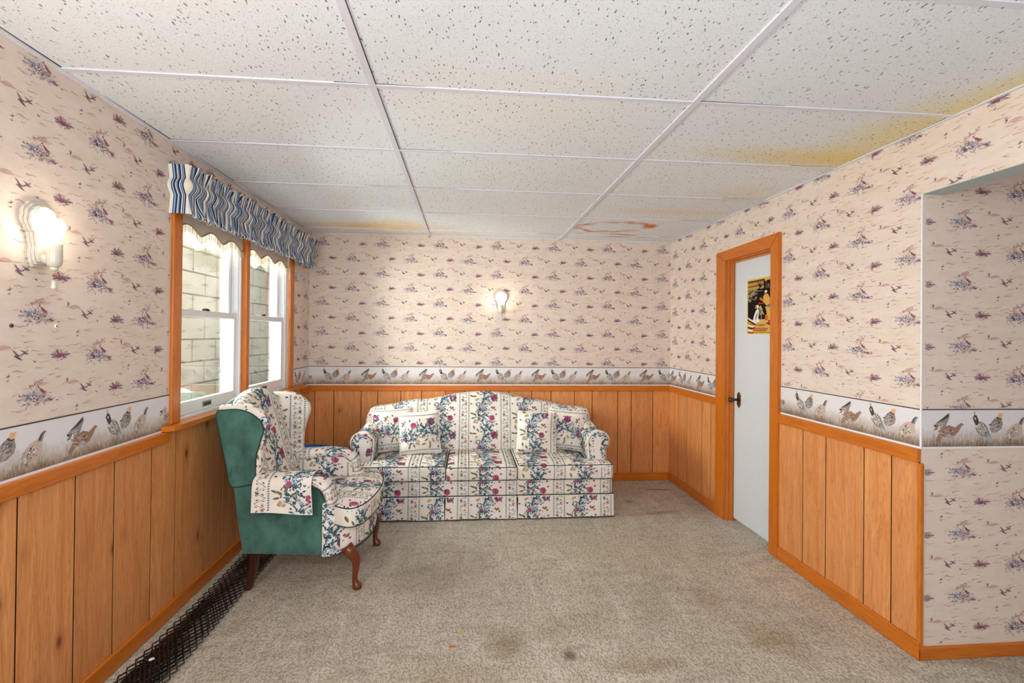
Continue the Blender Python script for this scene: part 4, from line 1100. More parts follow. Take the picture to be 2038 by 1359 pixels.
# skirt: three front panels parted by kick pleats, one at each side
def skirt(x0, x1, seed):
    mb = MB(); R = random.Random(seed); p1, p2 = R.uniform(0, 6), R.uniform(0, 6)
    def fn(i, j):
        x = x0 + (x1 - x0) * i; z = 0.174 - 0.166 * j
        return Vector((x + 0.004 * j * (i - 0.5) * 2, 3.556 - j * (0.008 + 0.004 * sin(i * 9 + p1) + 0.003 * sin(i * 21 + p2)) - (0.004 if 0.02 < i < 0.98 else 0), z + 0.003 * j * sin(i * 6 + p2)))
    mb.grid(fn, 50, 8, M['cloth'])
    mb.grid(lambda i, j: fn(i, j) + Vector((0, 0.004, 0)), 50, 8, M['cloth'])
    upright(mb, x0, x1, 0, 0.18, SU, 0.12, lambda co, i: (co.x, co.z), lambda n, c: (-1 if n.y > 0 else 1) if True else 0, 0.0014, (0, 400))
    mb.build('skirt_panel', sofa)
    e = MB(); e.tube([fn(i / 40, 1.0) + Vector((0, -0.001, 0.001)) for i in range(41)], 0.0022, M['welt'], 5); e.build('skirt_hem', sofa)
skirt(sx0 - 0.002, -0.150, 1); skirt(-0.138, 0.388, 2); skirt(0.401, sx1 + 0.002, 3)
for xs, s in ((sx1 + 0.006, 1), (sx0 - 0.006, -1)):
    mb = MB()
    fn = lambda i, j: Vector((xs + s * j * (0.006 + 0.004 * sin(i * 14)), 3.575 + 0.745 * i, 0.166 - 0.158 * j))
    mb.grid(fn, 40, 6, M['cloth']); mb.grid(lambda i, j: fn(i, j) - Vector((s * 0.004, 0, 0)), 40, 6, M['cloth'])
    upright(mb, 3.5, 4.4, 0, 0.17, 3.62, 0.12, lambda co, i: (co.y, co.z), lambda n, c: 1 if n.x * s > 0 else -1, 0.0014, (0, 240)); mb.build('skirt_panel', sofa)
# back
def bz(z): return 1.3793 + (z - 1.3793) * 1.004
bt = [(1.086, 0.724), (1.03, 0.731), (0.962, 0.735), (0.856, 0.753), (0.78, 0.770), (0.70, 0.784), (0.60, 0.796), (0.49, 0.818), (0.40, 0.842), (0.30, 0.857), (0.17, 0.865), (0.04, 0.860), (-0.08, 0.846), (-0.22, 0.818), (-0.32, 0.801), (-0.41, 0.796), (-0.52, 0.786), (-0.61, 0.764), (-0.70, 0.750), (-0.77, 0.744), (-0.815, 0.728)]
op = smooth_outline(bt, 70, False)
op = op + [Vector((-0.845, 0.66)), Vector((-0.85, 0.5)), Vector((-0.85, 0.31))] + [Vector((-0.85 + 1.96 * k / 24, 0.30)) for k in range(1, 24)] + [Vector((1.11, 0.31)), Vector((1.11, 0.5)), Vector((1.108, 0.66))]
op = resample(op, 130)
bmap = lambda a, b, c: Vector((a, 4.09 + (b - 0.40) * 0.26 + c, b))
mb = MB(); slab(mb, op, (sc, 0.50), 0.0, 0.15, 0.032, lambda a, b, c: bmap(a, b, c), M['cloth'], 0, False, 8)
# front side of the slab is c = 0; pad it slightly
nf = len(mb.f)
upright(mb, -0.86, 1.12, 0.37, 0.95, SU, 0.465, lambda co, i: (co.x, co.z + 0.3 * max(0.0, co.y - 4.22)), lambda n, c: (n.y < -0.2 or n.z > 0.5) and c.z > 0.36, 0.0014)
mb.build('sofa_back', sofa)
# seat cushions (T-shaped at both ends)
def cushion(name, outl, cen, z0, z1, parent, uvf, keep, rng, ph, crown=0.014, r=0.026, n=110, weltmat='welt', extra=None):
    mb = MB(); o = resample([Vector(p) for p in outl], n) if True else None
    slab(mb, o, cen, z0, z1, r, lambda a, b, c: Vector((a, b, c)), M['cloth'], crown, False, 7)
    nb = len(mb.f)
    upright(mb, *rng, *ph, uvf, keep, 0.0014, (0, nb))
    if extra: upright(mb, *extra[0], extra[1], extra[2], 0.0014, (0, nb))
    ob = mb.build(name, parent)
    ins = r * 0.30
    def ring(z, inset):
        P = []
        m = len(o); A2 = sum(o[i].x * o[(i + 1) % m].y - o[(i + 1) % m].x * o[i].y for i in range(m)); sg = 1 if A2 > 0 else -1
        for i in range(m):
            d_ = o[(i + 1) % m] - o[(i - 1) % m]; nn = Vector((d_.y, -d_.x)) * sg; nn.normalize(); q = o[i] - nn * inset; P.append((q.x, q.y, z))
        return P
    w_ = MB(); w_.tube(ring(z1 - ins, ins - 0.001), 0.0032, M[weltmat], 6, closed=True); w_.tube(ring(z0 + ins, ins - 0.001), 0.0032, M[weltmat], 6, closed=True); w_.build('welt', ob)
    return ob
def rc_out(pts, r=0.02):
    """round the corners of a polygon"""
    out = []; n = len(pts)
    for i in range(n):
        p0, p1, p2 = Vector(pts[i - 1]), Vector(pts[i]), Vector(pts[(i + 1) % n]); a = (p0 - p1); b = (p2 - p1); k = min(r, a.length / 2.1, b.length / 2.1)
        A, B = p1 + a.normalized() * k, p1 + b.normalized() * k
        for t_ in (0, 0.25, 0.5, 0.75, 1): out.append(A.lerp(p1, t_).lerp(p1.lerp(B, t_), t_))
    return out
fy = 3.535
uvs_ = lambda co, i: (co.x, co.z + max(0.0, co.y - fy - 0.01))
kp = lambda n, c: n.y < -0.2 or n.z > 0.25
cushion('seat_cushion', rc_out([(-0.143, fy), (-0.143, 4.12), (-0.695, 4.12), (-0.695, 3.68), (-0.868, 3.665), (-0.868, fy)]), (-0.42, 3.72), 0.288, 0.408, sofa, uvs_, kp, (-0.87, -0.14, 0.27, 1.05), (SU - 0.0, 0.10))
cushion('seat_cushion', rc_out([(0.390, fy - 0.004), (0.390, 4.12), (-0.137, 4.12), (-0.137, fy - 0.004)]), (0.127, 3.82), 0.290, 0.398, sofa, uvs_, kp, (-0.14, 0.395, 0.27, 1.05), (SU + 0.0, 0.13), 0.016)
cushion('seat_cushion', rc_out([(1.124, fy), (1.124, 3.665), (0.95, 3.68), (0.95, 4.12), (0.396, 4.12), (0.396, fy)]), (0.67, 3.72), 0.288, 0.408, sofa, uvs_, kp, (0.39, 1.13, 0.27, 1.05), (SU + 0.0, 0.22))
# rolled arms
def sofa_arm(side):
    xin = 0.952 if side > 0 else -0.682; X = lambda a: xin + side * a
    mb = MB()
    def prof(t, y):
        """t 0..1 up the inside, over the roll, back in under it and down the outside"""
        k = (y - 3.665) / 0.52; kk = max(0, min(1, k)); zc = 0.552 + 0.10 * kk ** 1.7; R_ = 0.078 - 0.012 * kk; ca = 0.098 - 0.045 * kk
        if t < 0.30: a, z = 0.020 * (1 - cos(t / 0.30 * pi / 2)) * 0 + 0.02 * (1 - t / 0.30), 0.37 + (zc - 0.37) * t / 0.30
        elif t < 0.74:
            an = pi - (t - 0.30) / 0.44 * pi * 1.28; a, z = ca + R_ * cos(an) * (1.25 if cos(an) < 0 else 1), zc + R_ * sin(an)
        else:
            an = pi - pi * 1.28; a0, z0 = ca + R_ * cos(an), zc + R_ * sin(an); q = (t - 0.74) / 0.26; a = a0 + (0.150 - a0) * min(1, q * 1.6); z = z0 + (0.285 - z0) * q
        return a, z
    NU, NV = 60, 24; Lc = [0.0]
    for i in range(NU):
        a, b = Vector(prof(i / NU, 3.8)), Vector(prof((i + 1) / NU, 3.8)); Lc.append(Lc[-1] + (b - a).length)
    uvmap = {}
    def fn(i, j):
        y = 3.668 + 0.56 * j; a, z = prof(i, y); return Vector((X(a), y, z))
    mb.grid(fn, NU, NV, M['cloth'])
    for i in range(NU + 1):
        for j in range(NV + 1): uvmap[i * (NV + 1) + j] = (3.668 + 0.56 * j / NV, Lc[i])
    nside = len(mb.f)
    # front face: fan panel closed towards an inner spine
    cen = lambda t: (0.070, 0.54) if t > 0.25 and t < 0.8 else (0.075, 0.36)
    P = [prof(i / NU, 3.668) for i in range(NU + 1)]
    P = [p for p in P if p[1] >= 0.37]
    fv = [Vector((X(a), 3.668, z)) for a, z in P]
    def face(scale, dy): return [Vector((X(0.085 + (a - 0.085) * scale), 3.668 - dy, 0.50 + (z - 0.50) * (scale if z > 0.5 else 1))) for a, z in P]
    R1, R2 = face(1.0, 0.0), face(0.90, 0.010); R3 = [Vector((v.x * 0.3 + X(0.078) * 0.7, 3.656, v.z * 0.45 + (0.55 * min(max(v.z, 0.42), 0.56)))) for v in R2]
    m_ = len(P); o0 = len(mb.v)
    mb.add(R1 + R2 + R3, [(k * m_ + i, k * m_ + i + 1, (k + 1) * m_ + i + 1, (k + 1) * m_ + i) for k in range(2) for i in range(m_ - 1)] + [tuple(2 * m_ + i for i in range(m_))], M['cloth'], True)
    f0 = nside; f1 = len(mb.f)
    flip = lambda n, c: 1 if n.y < 0 else -1
    def keep_side(n, c):
        # normal must point away from the arm's axis
        ax = Vector((X(0.09), c.y, 0.52)); return 1 if n.dot(c - ax) > 0 else -1
    print_on(mb, floral(3.6, 4.3, 0, 0.9, 3.79, 0.05), lambda co, i: uvmap[i], keep_side, 0.0016, (0, nside))
    print_on(mb, floral(0.9 if side > 0 else -0.95, 1.25 if side > 0 else -0.6, 0.38, 0.66, X(0.10) - 0.02, 0.44), lambda co, i: (co.x, co.z), flip, 0.0016, (f0, f1))
    ob = mb.build('arm', sofa)
    w_ = MB(); w_.tube([v + Vector((0, -0.001, 0)) for v in R1], 0.0035, M['cloth'], 6); w_.tube([v + Vector((0, -0.002, 0)) for v in R2], 0.0018, M['f_navy'], 5); w_.build('welt', ob)
    b = MB(); b.box(*sorted((X(0.025), X(0.145))), 3.69, 4.30, 0.285, 0.45, M['cloth']); b.build('arm_base', sofa)
sofa_arm(1); sofa_arm(-1)

# throw pillows: each a top-level thing
def pillow(label, c, w_, h_, t_, tilt, lean, turn, vertical, ph):
    """c: centre; tilt: roll in the picture plane; lean: backwards; turn: about z"""
    root = thing('throw_pillow', label, 'pillow', c, 'floral throw pillows on the sofa')
    m = Matrix.Rotation(turn, 3, 'Z') @ Matrix.Rotation(-lean, 3, 'X') @ Matrix.Rotation(tilt, 3, 'Y')
    mb = MB(); N = 30; C = Vector(c)
    def edge(s):   # corner-pinched square
        return 1 - 0.055 * (1 - abs(s) ** 2.0)
    def fn(sgn):
        def f(i, j):
            a, b = 2 * i - 1, 2 * j - 1
            x = a * w_ / 2 * edge(b); z = b * h_ / 2 * edge(a)
            k = max(0, (1 - abs(a) ** 2.6)) ** 0.55 * max(0, (1 - abs(b) ** 2.6)) ** 0.55
            return C + m @ Vector((x, -sgn * t_ / 2 * k, z))
        return f
    mb.grid(fn(1), N, N, M['cloth'])
    uvl = {}
    for i in range(N + 1):
        for j in range(N + 1):
            a, b = (i / N - 0.5) * w_, (j / N - 0.5) * h_
            uvl[i * (N + 1) + j] = (a, b) if vertical else (b, -a)
    fr = m @ Vector((0, -1, 0))
    print_on(mb, floral(-0.25, 0.25, -0.25, 0.25, ph[0], ph[1]), lambda co, i: uvl[i], lambda n, c_: 1 if n.dot(fr) > 0 else -1, 0.0014, (0, N * N))
    mb.grid(fn(-1), N, N, M['cloth']); mb.build('pillow_cover', root)
    P = [fn(0)(i / 24, 0) for i in range(25)] + [fn(0)(1, i / 24) for i in range(1, 25)] + [fn(0)(1 - i / 24, 1) for i in range(1, 25)] + [fn(0)(0, 1 - i / 24) for i in range(1, 24)]
    wb = MB(); wb.tube(P, 0.0035, M['f_tan'] if False else M['cloth'], 6, closed=True); wb.build('piping', root)
G = None
pillow('floral throw pillow at the left arm of the sofa, partly behind its neighbour', (-0.585, 3.955, 0.592), 0.33, 0.345, 0.12, -0.03, 0.22, 0.20, False, (0.02, 0.10))
pillow('upright floral throw pillow with striped lower band, second from the left on the sofa', (-0.362, 3.86, 0.588), 0.325, 0.335, 0.13, -0.06, 0.20, 0.06, False, (0.00, 0.17))
pillow('floral throw pillow with upright stripes, second from the right on the sofa', (0.580, 3.86, 0.585), 0.325, 0.335, 0.13, 0.03, 0.20, -0.10, True, (-0.02, 0.10))
pillow('floral throw pillow at the right arm of the sofa, leaning behind another', (0.845, 3.955, 0.592), 0.32, 0.35, 0.12, 0.06, 0.22, -0.22, False, (0.0, 0.26))

# ------------------------------------------------------------------ wing chair
ch = thing('wing_armchair', 'wing armchair with green velvet outside and cream floral inside beside the window', 'armchair', (-0.88, 2.90, 0))
CU = 2.90
idn = lambda a, b, c: Vector((a, b, c))
def chk(n, c): return 1
# seat base: bowed apron, boxed body
body = [(-0.705, 2.588), (-0.66, 2.618), (-0.60, 2.655), (-0.560, 2.745), (-0.538, 2.86), (-0.534, 2.95), (-0.552, 3.08), (-0.60, 3.165), (-0.66, 3.200), (-0.705, 3.228)]
bo = smooth_outline(body, 50, False) + [Vector((-0.705 - 0.435 * k / 14, 3.222 - 0.02 * k / 14)) for k in range(1, 15)] + [Vector((-1.140, 3.20 - 0.58 * k / 14)) for k in range(1, 15)] + [Vector((-1.140 + 0.435 * k / 14, 2.615 - 0.02 * k / 14)) for k in range(1, 14)]
mb = MB(); slab(mb, resample(bo, 120), (-0.85, 2.9), 0.215, 0.358, 0.012, lambda a, b, c: Vector((a, b, c - (0.012 * max(0, 1 - abs(a + 0.66) / 0.08) if c < 0.25 else 0))), M['cloth'], 0, False, 4)
arc = lambda co, i: (co.y + 0.6 * min(0.0, (co.x + 0.56)) * (1 if co.y < 2.9 else -1), co.z)
upright(mb, 2.4, 3.4, 0.20, 0.37, CU - 0.02, 0.02, arc, lambda n, c: n.x > 0.15 and c.x > -0.72, 0.0014)
mb.build('seat_base', ch)
welt_loop('welt', [(p.x + 0.003, p.y, 0.213 - 0.012 * max(0, 1 - abs(p.x + 0.66) / 0.08)) for p in smooth_outline(body, 50, False)], ch, 0.004)
# T seat cushion with bowed front
co_ = [(-1.05, 2.675), (-0.80, 2.672), (-0.735, 2.665), (-0.705, 2.610), (-0.66, 2.575), (-0.61, 2.548), (-0.575, 2.556), (-0.535, 2.610), (-0.508, 2.72), (-0.494, 2.86), (-0.494, 2.97), (-0.510, 3.09), (-0.55, 3.19), (-0.605, 3.232), (-0.66, 3.220), (-0.715, 3.175), (-0.745, 3.135), (-0.80, 3.128), (-1.05, 3.125)]
o_ = smooth_outline(co_, 130, False) + [Vector((-1.06, 3.125 - 0.45 * k / 12)) for k in range(1, 12)]
cushion('seat_cushion', [tuple(p) for p in o_], (-0.72, 2.9), 0.358, 0.468, ch, lambda co, i: (co.y, -co.x + (0.0 if co.z > 0.44 else (co.z - 0.44))), lambda n, c: n.z > 0.45, (2.5, 3.3, 0.35, 1.1), (CU, 0.40), 0.022, 0.022, 130,
        extra=((2.3, 3.5, 0.35, 0.5, CU, 0.30), lambda co, i: (co.y + 0.9 * (co.x + 0.494) * (1 if co.y < 2.9 else -1), co.z), lambda n, c: n.z <= 0.45 and (n.x > 0.1 or c.x > -0.70)))
# front arm posts
for s in (-1, 1):
    Yp = lambda y: y if s < 0 else 5.812 - y
    mb = MB(); o = [Vector((-0.742, Yp(2.580))), Vector((-0.742, Yp(2.672))), Vector((-0.668, Yp(2.672))), Vector((-0.652, Yp(2.634))), Vector((-0.668, Yp(2.606))), Vector((-0.705, Yp(2.582)))]
    slab(mb, resample(o, 60), (-0.705, Yp(2.626)), 0.200, 0.482, 0.008, idn, M['cloth'], 0, False, 3)
    nb = len(mb.f)
    print_on(mb, floral(-0.8, -0.5, 0.2, 0.5, -0.715, 0.22), lambda co, i: (co.x + 0.35 * (co.y - Yp(2.58)) * (-s), co.z), lambda n, c: 1 if (n.x > 0.15 or n.y * s > 0.5) else 0, 0.0014, (0, nb)); mb.build('arm_front', ch)
# arms: padded bar that rolls down to the post at the front
def chair_arm(y0, y1, inner):
    mb = MB(); ym = (y0 + y1) / 2; hw = (y1 - y0) / 2
    path = [(-1.07, 0.585), (-1.01, 0.594), (-0.92, 0.600), (-0.84, 0.602), (-0.78, 0.598), (-0.742, 0.580), (-0.718, 0.548), (-0.704, 0.508), (-0.697, 0.470)]
    pp_ = smooth_outline(path, 40, False); n = 20; vs = []; uvd = {}
    Lp = [0]
    for i in range(len(pp_) - 1): Lp.append(Lp[-1] + (pp_[i + 1] - pp_[i]).length)
    for i, p in enumerate(pp_):
        a = pp_[max(0, i - 1)]; b = pp_[min(len(pp_) - 1, i + 1)]; d_ = (b - a).normalized(); nn = Vector((-d_.y, d_.x)); k = i / (len(pp_) - 1)
        hy = hw * (1 - 0.25 * k ** 2); hz = 0.036 * (1 - 0.35 * k)
        for q in range(n):
            an = 2 * pi * q / n; cy, cz = cos(an), sin(an); cy = math.copysign(abs(cy) ** 0.7, cy); cz = math.copysign(abs(cz) ** 0.8, cz)
            uvd[len(vs)] = (Lp[i], an * 0.055); vs.append(Vector((p.x + nn.x * hz * cz, ym + hy * cy, p.y + nn.y * hz * cz)))
    fs = [(i * n + q, i * n + (q + 1) % n, (i + 1) * n + (q + 1) % n, (i + 1) * n + q) for i in range(len(pp_) - 1) for q in range(n)]
    fs += [tuple(range(n - 1, -1, -1)), tuple((len(pp_) - 1) * n + q for q in range(n))]
    mb.add(vs, fs, M['cloth'], True)
    # inner panel below the roll down to the seat
    ya, yb = (y1 - 0.030, y1 - 0.012) if inner > 0 else (y0 + 0.012, y0 + 0.030)
    m0 = len(mb.v); f0 = len(mb.f)
    mb.grid(lambda i, j: Vector((-1.10 + 0.38 * i, yb if inner > 0 else ya, 0.36 + 0.22 * j * (1 - 0.2 * max(0, i - 0.85) / 0.15))), 20, 8, M['cloth'])
    yy = yb if inner > 0 else ya
    print_on(mb, floral(-0.02, 0.55, -0.1, 0.5, 0.22, 0.02), lambda co, i: (co.x + 1.11, co.z - 0.36), lambda n, c: 1 if n.y * inner > 0 else -1, 0.0014, (f0, len(mb.f)))
    def ks(n, c):
        pr = min(pp_, key=lambda p: (p.x - c.x) ** 2 + (p.y - c.z) ** 2); return 1 if n.dot(c - Vector((pr.x, ym, pr.y))) > 0 else -1
    print_on(mb, floral(-0.02, 0.6, 0.0, 0.36, 0.22, 0.02), lambda co, i: uvd.get(i, (9, 9)), lambda n, c: (0 if False else ks(n, c)), 0.0014, (0, f0 - 2))
    mb.build('arm', ch)
chair_arm(2.540, 2.672, 1); chair_arm(3.140, 3.262, -1)
# green outer sides with the wings above them
RS = lambda x: x + 0.028 * min(1.0, max(0.0, (-1.06 - x) / 0.12))
for s, ya, yb in ((-1, 2.590, 2.650), (1, 3.160, 3.215)):
    side = [(-1.172, 0.225), (-0.722, 0.207), (-0.722, 0.30), (-0.728, 0.42), (-0.74, 0.50), (-0.775, 0.560), (-0.84, 0.585), (-1.0, 0.59), (-1.14, 0.60), (-1.225, 0.60), (-1.205, 0.42)]
    mb = MB(); slab(mb, resample([Vector((RS(p[0]), p[1])) for p in side], 90), (-0.96, 0.40), 0, yb - ya, 0.006, lambda a, b, c: Vector((a, (ya if s < 0 else yb) - s * c, b)), M['green'], 0, False, 5)
    mb.build('outer_side', ch, label='green velvet side panel')
    wing = [(-1.12, 0.585), (-1.062, 0.600), (-1.062, 0.66), (-1.058, 0.74), (-1.038, 0.82), (-1.020, 0.880), (-1.030, 0.925), (-1.062, 0.958), (-1.12, 0.985), (-1.19, 1.000), (-1.26, 0.998), (-1.308, 0.982), (-1.285, 0.86), (-1.25, 0.70), (-1.222, 0.585)]
    wo = smooth_outline([(RS(a), b) for a, b in wing], 100); xs = -0.005 if s < 0 else 0.022
    wmap = lambda a, b, c: Vector((a + xs * (1 if a > -1.2 else 0), (ya - 0.006 if s < 0 else yb + 0.006) - s * c - s * 0.10 * max(0, b - 0.86) ** 1.0 * 0.6, b))
    mb = MB(); slab(mb, wo, (-1.15, 0.82), 0.006, 0.070, 0.018, wmap, M['cloth'], 0, False, 6)
    nb = len(mb.f)
    if s < 0:       # nearer wing: the edge wraps round from the inside
        print_on(mb, floral(1.0, 1.6, 0.5, 1.2, 1.28, 0.62), lambda co, i: (co.x * 0.85 + co.y * 0.95, co.z), lambda n, c: 1 if (n.x > 0.25 or (n.y < -0.2 and c.x > -1.15)) and n.z < 0.75 else 0, 0.0015, (0, nb))
        print_on(mb, floral(0.9, 1.5, 0.5, 1.2, 1.10, 0.62), lambda co, i: (-co.x, co.z), lambda n, c: 1 if n.y > 0.3 else 0, 0.0014, (0, nb))
    else:
        print_on(mb, floral(1.9, 3.3, 0.5, 1.2, 2.16, 0.66), lambda co, i: (-co.x * 0.9 + 0.4 * (3.2 - co.y) + 1.0, co.z), lambda n, c: 1 if (n.y < -0.3 or n.x > 0.35) and n.z < 0.8 else 0, 0.0014, (0, nb))
    print_on(mb, floral(2.3, 3.5, 0.9, 1.5, ya + 0.10, 1.02), lambda co, i: (co.y + 0.0, -co.x), lambda n, c: 1 if (n.z > 0.5) else 0, 0.0015, (0, nb))
    wobj = mb.build('wing', ch)
    gp = [Vector((-1.15 + (p.x + 1.15) * 0.93 - 0.012, 0.80 + (p.y - 0.80) * 0.94 - 0.014)) for p in wo]
    mb = MB(); slab(mb, gp, (-1.165, 0.80), -0.004, 0.02, 0.004, wmap, M['green'], 0, False, 4); mb.build('wing_panel', wobj, label='green velvet outer wing panel')
    w_ = MB(); w_.tube([wmap(p.x, p.y, -0.001) for p in gp], 0.0035, M['welt'], 6, closed=True); w_.build('welt', wobj)
# back: floral inside, green outside, arched top
arch = [(2.655, 0.975), (2.70, 1.005), (2.78, 1.034), (2.86, 1.046), (2.93, 1.047), (3.02, 1.036), (3.10, 1.008), (3.155, 0.975)]
ao = smooth_outline(arch, 40, False) + [Vector((3.165, 0.975 - 0.60 * k / 14)) for k in range(1, 15)] + [Vector((3.165 - 0.52 * k / 12, 0.375)) for k in range(1, 12)] + [Vector((2.645, 0.375 + 0.60 * k / 14)) for k in range(0, 14)]
def backmap(a, b, c): return Vector((-1.050 - (b - 0.5) * 0.27 - c, a, b))
mb = MB(); slab(mb, resample(ao, 120), (2.905, 0.72), 0.0, 0.080, 0.032, backmap, M['cloth'], 0, False, 8)
upright(mb, 2.6, 3.2, 0.4, 1.3, CU - 0.02, 0.30, lambda co, i: (co.y, co.z + 0.8 * max(0, -co.x - 1.205)), lambda n, c: n.x > 0.2 or n.z > 0.4, 0.0014)
mb.build('chair_back', ch)
mb = MB(); slab(mb, resample([Vector((2.62, 0.225)), Vector((3.19, 0.225)), Vector((3.19, 0.97)), Vector((3.10, 1.0)), Vector((2.905, 1.025)), Vector((2.71, 1.0)), Vector((2.62, 0.97))], 80), (2.905, 0.62), 0, 0.02, 0.006, lambda a, b, c: Vector((-1.142 - max(0, b - 0.22) * 0.178 - c + 0.012, a, b)), M['green'], 0, False, 5)
mb.build('outer_back', ch, label='green velvet outer back')
# legs: cabriole in front, raked square at the rear
def cabriole(x, y, s):
    mb = MB(); path = [(-0.050, 0.01 * s, 0.232, 0.034), (-0.030, 0.008 * s, 0.205, 0.034), (-0.008, 0.004 * s, 0.178, 0.030), (0.002, 0, 0.150, 0.023), (0.001, 0, 0.11, 0.0175), (-0.004, 0, 0.07, 0.0145), (-0.004, 0, 0.045, 0.0150), (0.002, 0, 0.028, 0.0200), (0.008, 0, 0.016, 0.0260), (0.008, 0, 0.006, 0.0250), (0.008, 0, 0.0, 0.020)]
    mb.tube([(x + a, y + b, c) for a, b, c, r in path], [r for *_, r in path], M['mahogany'], 14)
    vs = mb.v; mb.build('leg', ch, label='turned mahogany cabriole front leg')
cabriole(-0.580, 2.640, -1); cabriole(-0.572, 3.172, 1)
for y, s in ((2.675, -1), (3.150, 1)):
    mb = MB()
    q = lambda x, yy, z, w_: [(x - w_, yy - w_, z), (x + w_, yy - w_, z), (x + w_, yy + w_, z), (x - w_, yy + w_, z)]
    L = q(-1.112, y, 0.235, 0.021) + q(-1.125, y, 0.10, 0.0185) + q(-1.148, y + 0.004 * s, 0.0, 0.016)
    mb.add(L, [(3, 2, 1, 0), (8, 9, 10, 11)] + [(b + i, b + (i + 1) % 4, b + 4 + (i + 1) % 4, b + 4 + i) for b in (0, 4) for i in range(4)], M['darkleg']); mb.build('leg', ch, label='straight dark rear leg')
# loose cloth cover over the nearer arm
mb = MB(); acx0, acx1 = -1.070, -0.785
sec = [(2.688, 0.50), (2.690, 0.56), (2.682, 0.612), (2.655, 0.636), (2.605, 0.642), (2.560, 0.638), (2.530, 0.618), (2.522, 0.58), (2.528, 0.53), (2.532, 0.49), (2.534, 0.448)]
sp = smooth_outline(sec, 46, False); Ls = [0]
for i in range(45): Ls.append(Ls[-1] + (sp[i + 1] - sp[i]).length)
def cov(i, j):
    p = sp[min(45, int(round(i * 45)))]; x = acx0 + (acx1 - acx0) * j; hang = max(0, i - 0.55) / 0.45
    return Vector((x - 0.008 * hang * (1 - j) + 0.006 * hang * j + 0.0, p.x - 0.006 * hang * sin(j * 5 + 1.0) - 0.010 * hang * (1 - j), p.y + (0.014 - 0.022 * j) * hang + 0.004 * sin(j * 6) * hang))
mb.grid(cov, 45, 34, M['cloth'])
uvc = {i * 35 + j: (acx0 + (acx1 - acx0) * j / 34, -Ls[i]) for i in range(46) for j in range(35)}
axc = Vector((-0.95, 2.61, 0.52))
print_on(mb, floral(-1.2, -0.7, -0.5, 0.05, -0.85, 0.06), lambda co, i: uvc[i], lambda n, c: 1 if n.dot(Vector((0, c.y - 2.61, c.z - 0.54))) > 0 else -1, 0.0014, (0, 45 * 34))
mb.grid(lambda i, j: cov(i, j) + (Vector((0, 2.61, 0.54)) - Vector((0, cov(i, j).y, cov(i, j).z))).normalized() * 0.003, 45, 34, M['cloth'])
tag(mb.build('armrest_cover'), 'loose floral cloth cover draped over the nearer arm of the wing armchair', 'armrest cover')

# blue plastic tub glimpsed behind the armchair
t = thing('plastic_tub', 'round blue plastic tub behind the armchair beside the sofa', 'tub', (-1.13, 3.55, 0))
mb = MB(); mb.lathe([(0.125, 0.0), (0.130, 0.01), (0.165, 0.50), (0.170, 0.525), (0.158, 0.525), (0.150, 0.50), (0.12, 0.02), (0.01, 0.015)], (-1.13, 3.55, 0), M['blue'], 40); mb.build('tub_wall', t)
mb = MB(); mb.tube([(-1.13 + 0.170 * cos(a * pi / 20), 3.55 + 0.170 * sin(a * pi / 20), 0.528) for a in range(40)], 0.008, M['blue'], 8, closed=True); mb.build('rim', t)

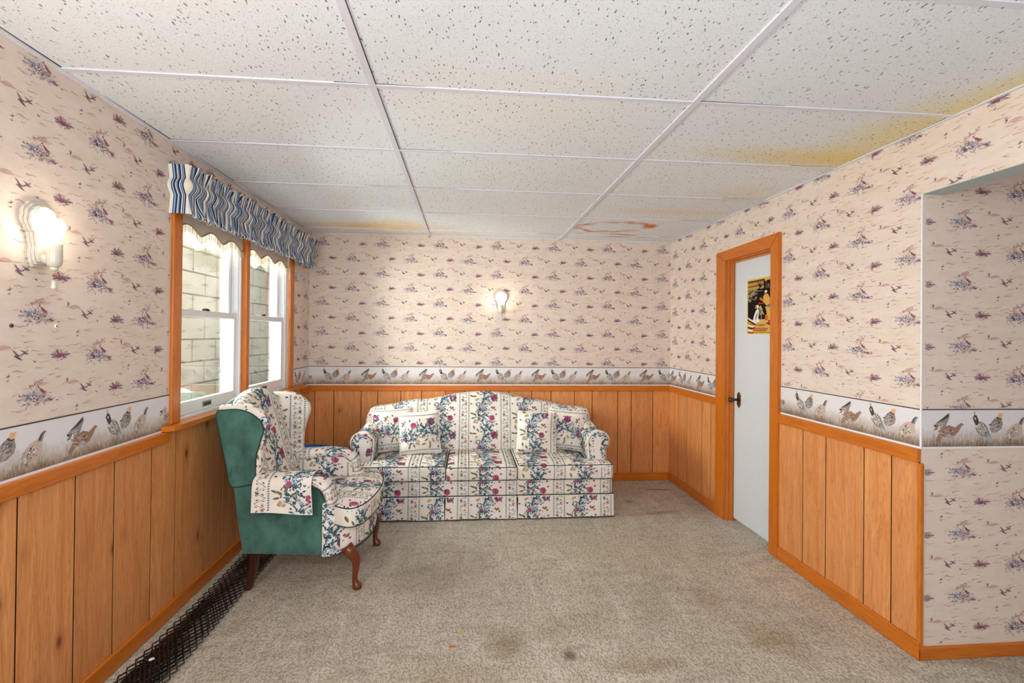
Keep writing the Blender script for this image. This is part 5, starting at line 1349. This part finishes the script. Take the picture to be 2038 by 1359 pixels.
# ------------------------------------------------------------------ black plastic mesh strip along the left wall
mb = MB()
def net(x0, x1, y0, y1, dx, dy, z, wdt, skew):
    nx = int((x1 - x0) / dx); ny = int((y1 - y0) / dy)
    for j in range(ny):
        for i in range(nx):
            cx, cy = x0 + (i + 0.5) * dx, y0 + (j + 0.5) * dy
            # one diamond with waisted knots
            P = [(cx - dx / 2, cy), (cx - dx * 0.10, cy + dy * 0.42), (cx, cy + dy / 2), (cx + dx * 0.10, cy + dy * 0.42), (cx + dx / 2, cy), (cx + dx * 0.10, cy - dy * 0.42), (cx, cy - dy / 2), (cx - dx * 0.10, cy - dy * 0.42)]
            for a, b in ((0, 1), (4, 3), (4, 5), (0, 7), (1, 2), (6, 7)):
                p, q = Vector(P[a]), Vector(P[b]); d_ = (q - p).normalized(); n_ = Vector((-d_.y, d_.x)) * wdt / 2
                def H_(v): return z + 0.010 * (0.5 + 0.5 * sin(v.y * 5.0 + skew)) * (0.5 + 0.5 * cos((v.x - (x0 + x1) / 2) / (x1 - x0) * pi * 2))
                def S(v): return Vector((v.x + skew * 0.02 * (v.y - 2.0) + 0.008 * sin(v.y * 3 + skew * 3), v.y, H_(v)))
                vs = [S(p + n_), S(q + n_), S(q - n_), S(p - n_)]; vs2 = [v - Vector((0, 0, 0.003)) for v in vs]
                mb.add(vs + vs2, [(0, 3, 2, 1), (4, 5, 6, 7), (0, 1, 5, 4), (2, 3, 7, 6)], M['black'])
net(-1.362, -1.175, 0.9, 3.30, 0.031, 0.050, 0.006, 0.0042, 0.0)
net(-1.318, -1.150, 0.9, 3.26, 0.028, 0.046, 0.016, 0.0042, 0.5)
net(-1.305, -1.215, 0.9, 2.55, 0.0225, 0.034, 0.026, 0.0045, -0.4)
net(-1.31, -1.20, 1.0, 2.25, 0.018, 0.030, 0.034, 0.0045, 0.9)
tag(mb.build('plastic_mesh_strip'), 'black diamond plastic mesh strip lying on the carpet along the left wall', 'mesh strip')
mb = MB(); mb.prism([(-1.262, 2.044), (-1.252, 2.046), (-1.246, 2.056), (-1.256, 2.060), (-1.264, 2.052)], lambda a, b, k: (a, b, (0.048, 0.052)[k]), M['white']); tag(mb.build('paper_scrap'), 'tiny white paper scrap lying on the black mesh strip', 'scrap')
for lab, x, y, a, cm in (('small yellow leaf fragment on the carpet, nearest the mesh strip', -0.02, 2.21, 0.8, 'p_tan'), ('tiny orange crumb on the carpet just below the yellow leaf fragment', -0.06, 2.12, 0.2, 'p_orange'), ('small orange-brown crumb on the carpet in the middle of the floor', 0.42, 2.62, -0.4, 'bbrown')):
    mb = MB(); L = leaf(0, 0, a, 0.026 if 'leaf' in lab else 0.016, 0.010, 3)
    mb.prism(L[:-1] if L[-1] == L[0] else L, lambda p, q, k: (x + p, y + q, (0.001, 0.004)[k]), M[cm]); tag(mb.build('leaf_fragment' if 'leaf' in lab and 'crumb' not in lab else 'crumb'), lab, 'debris')
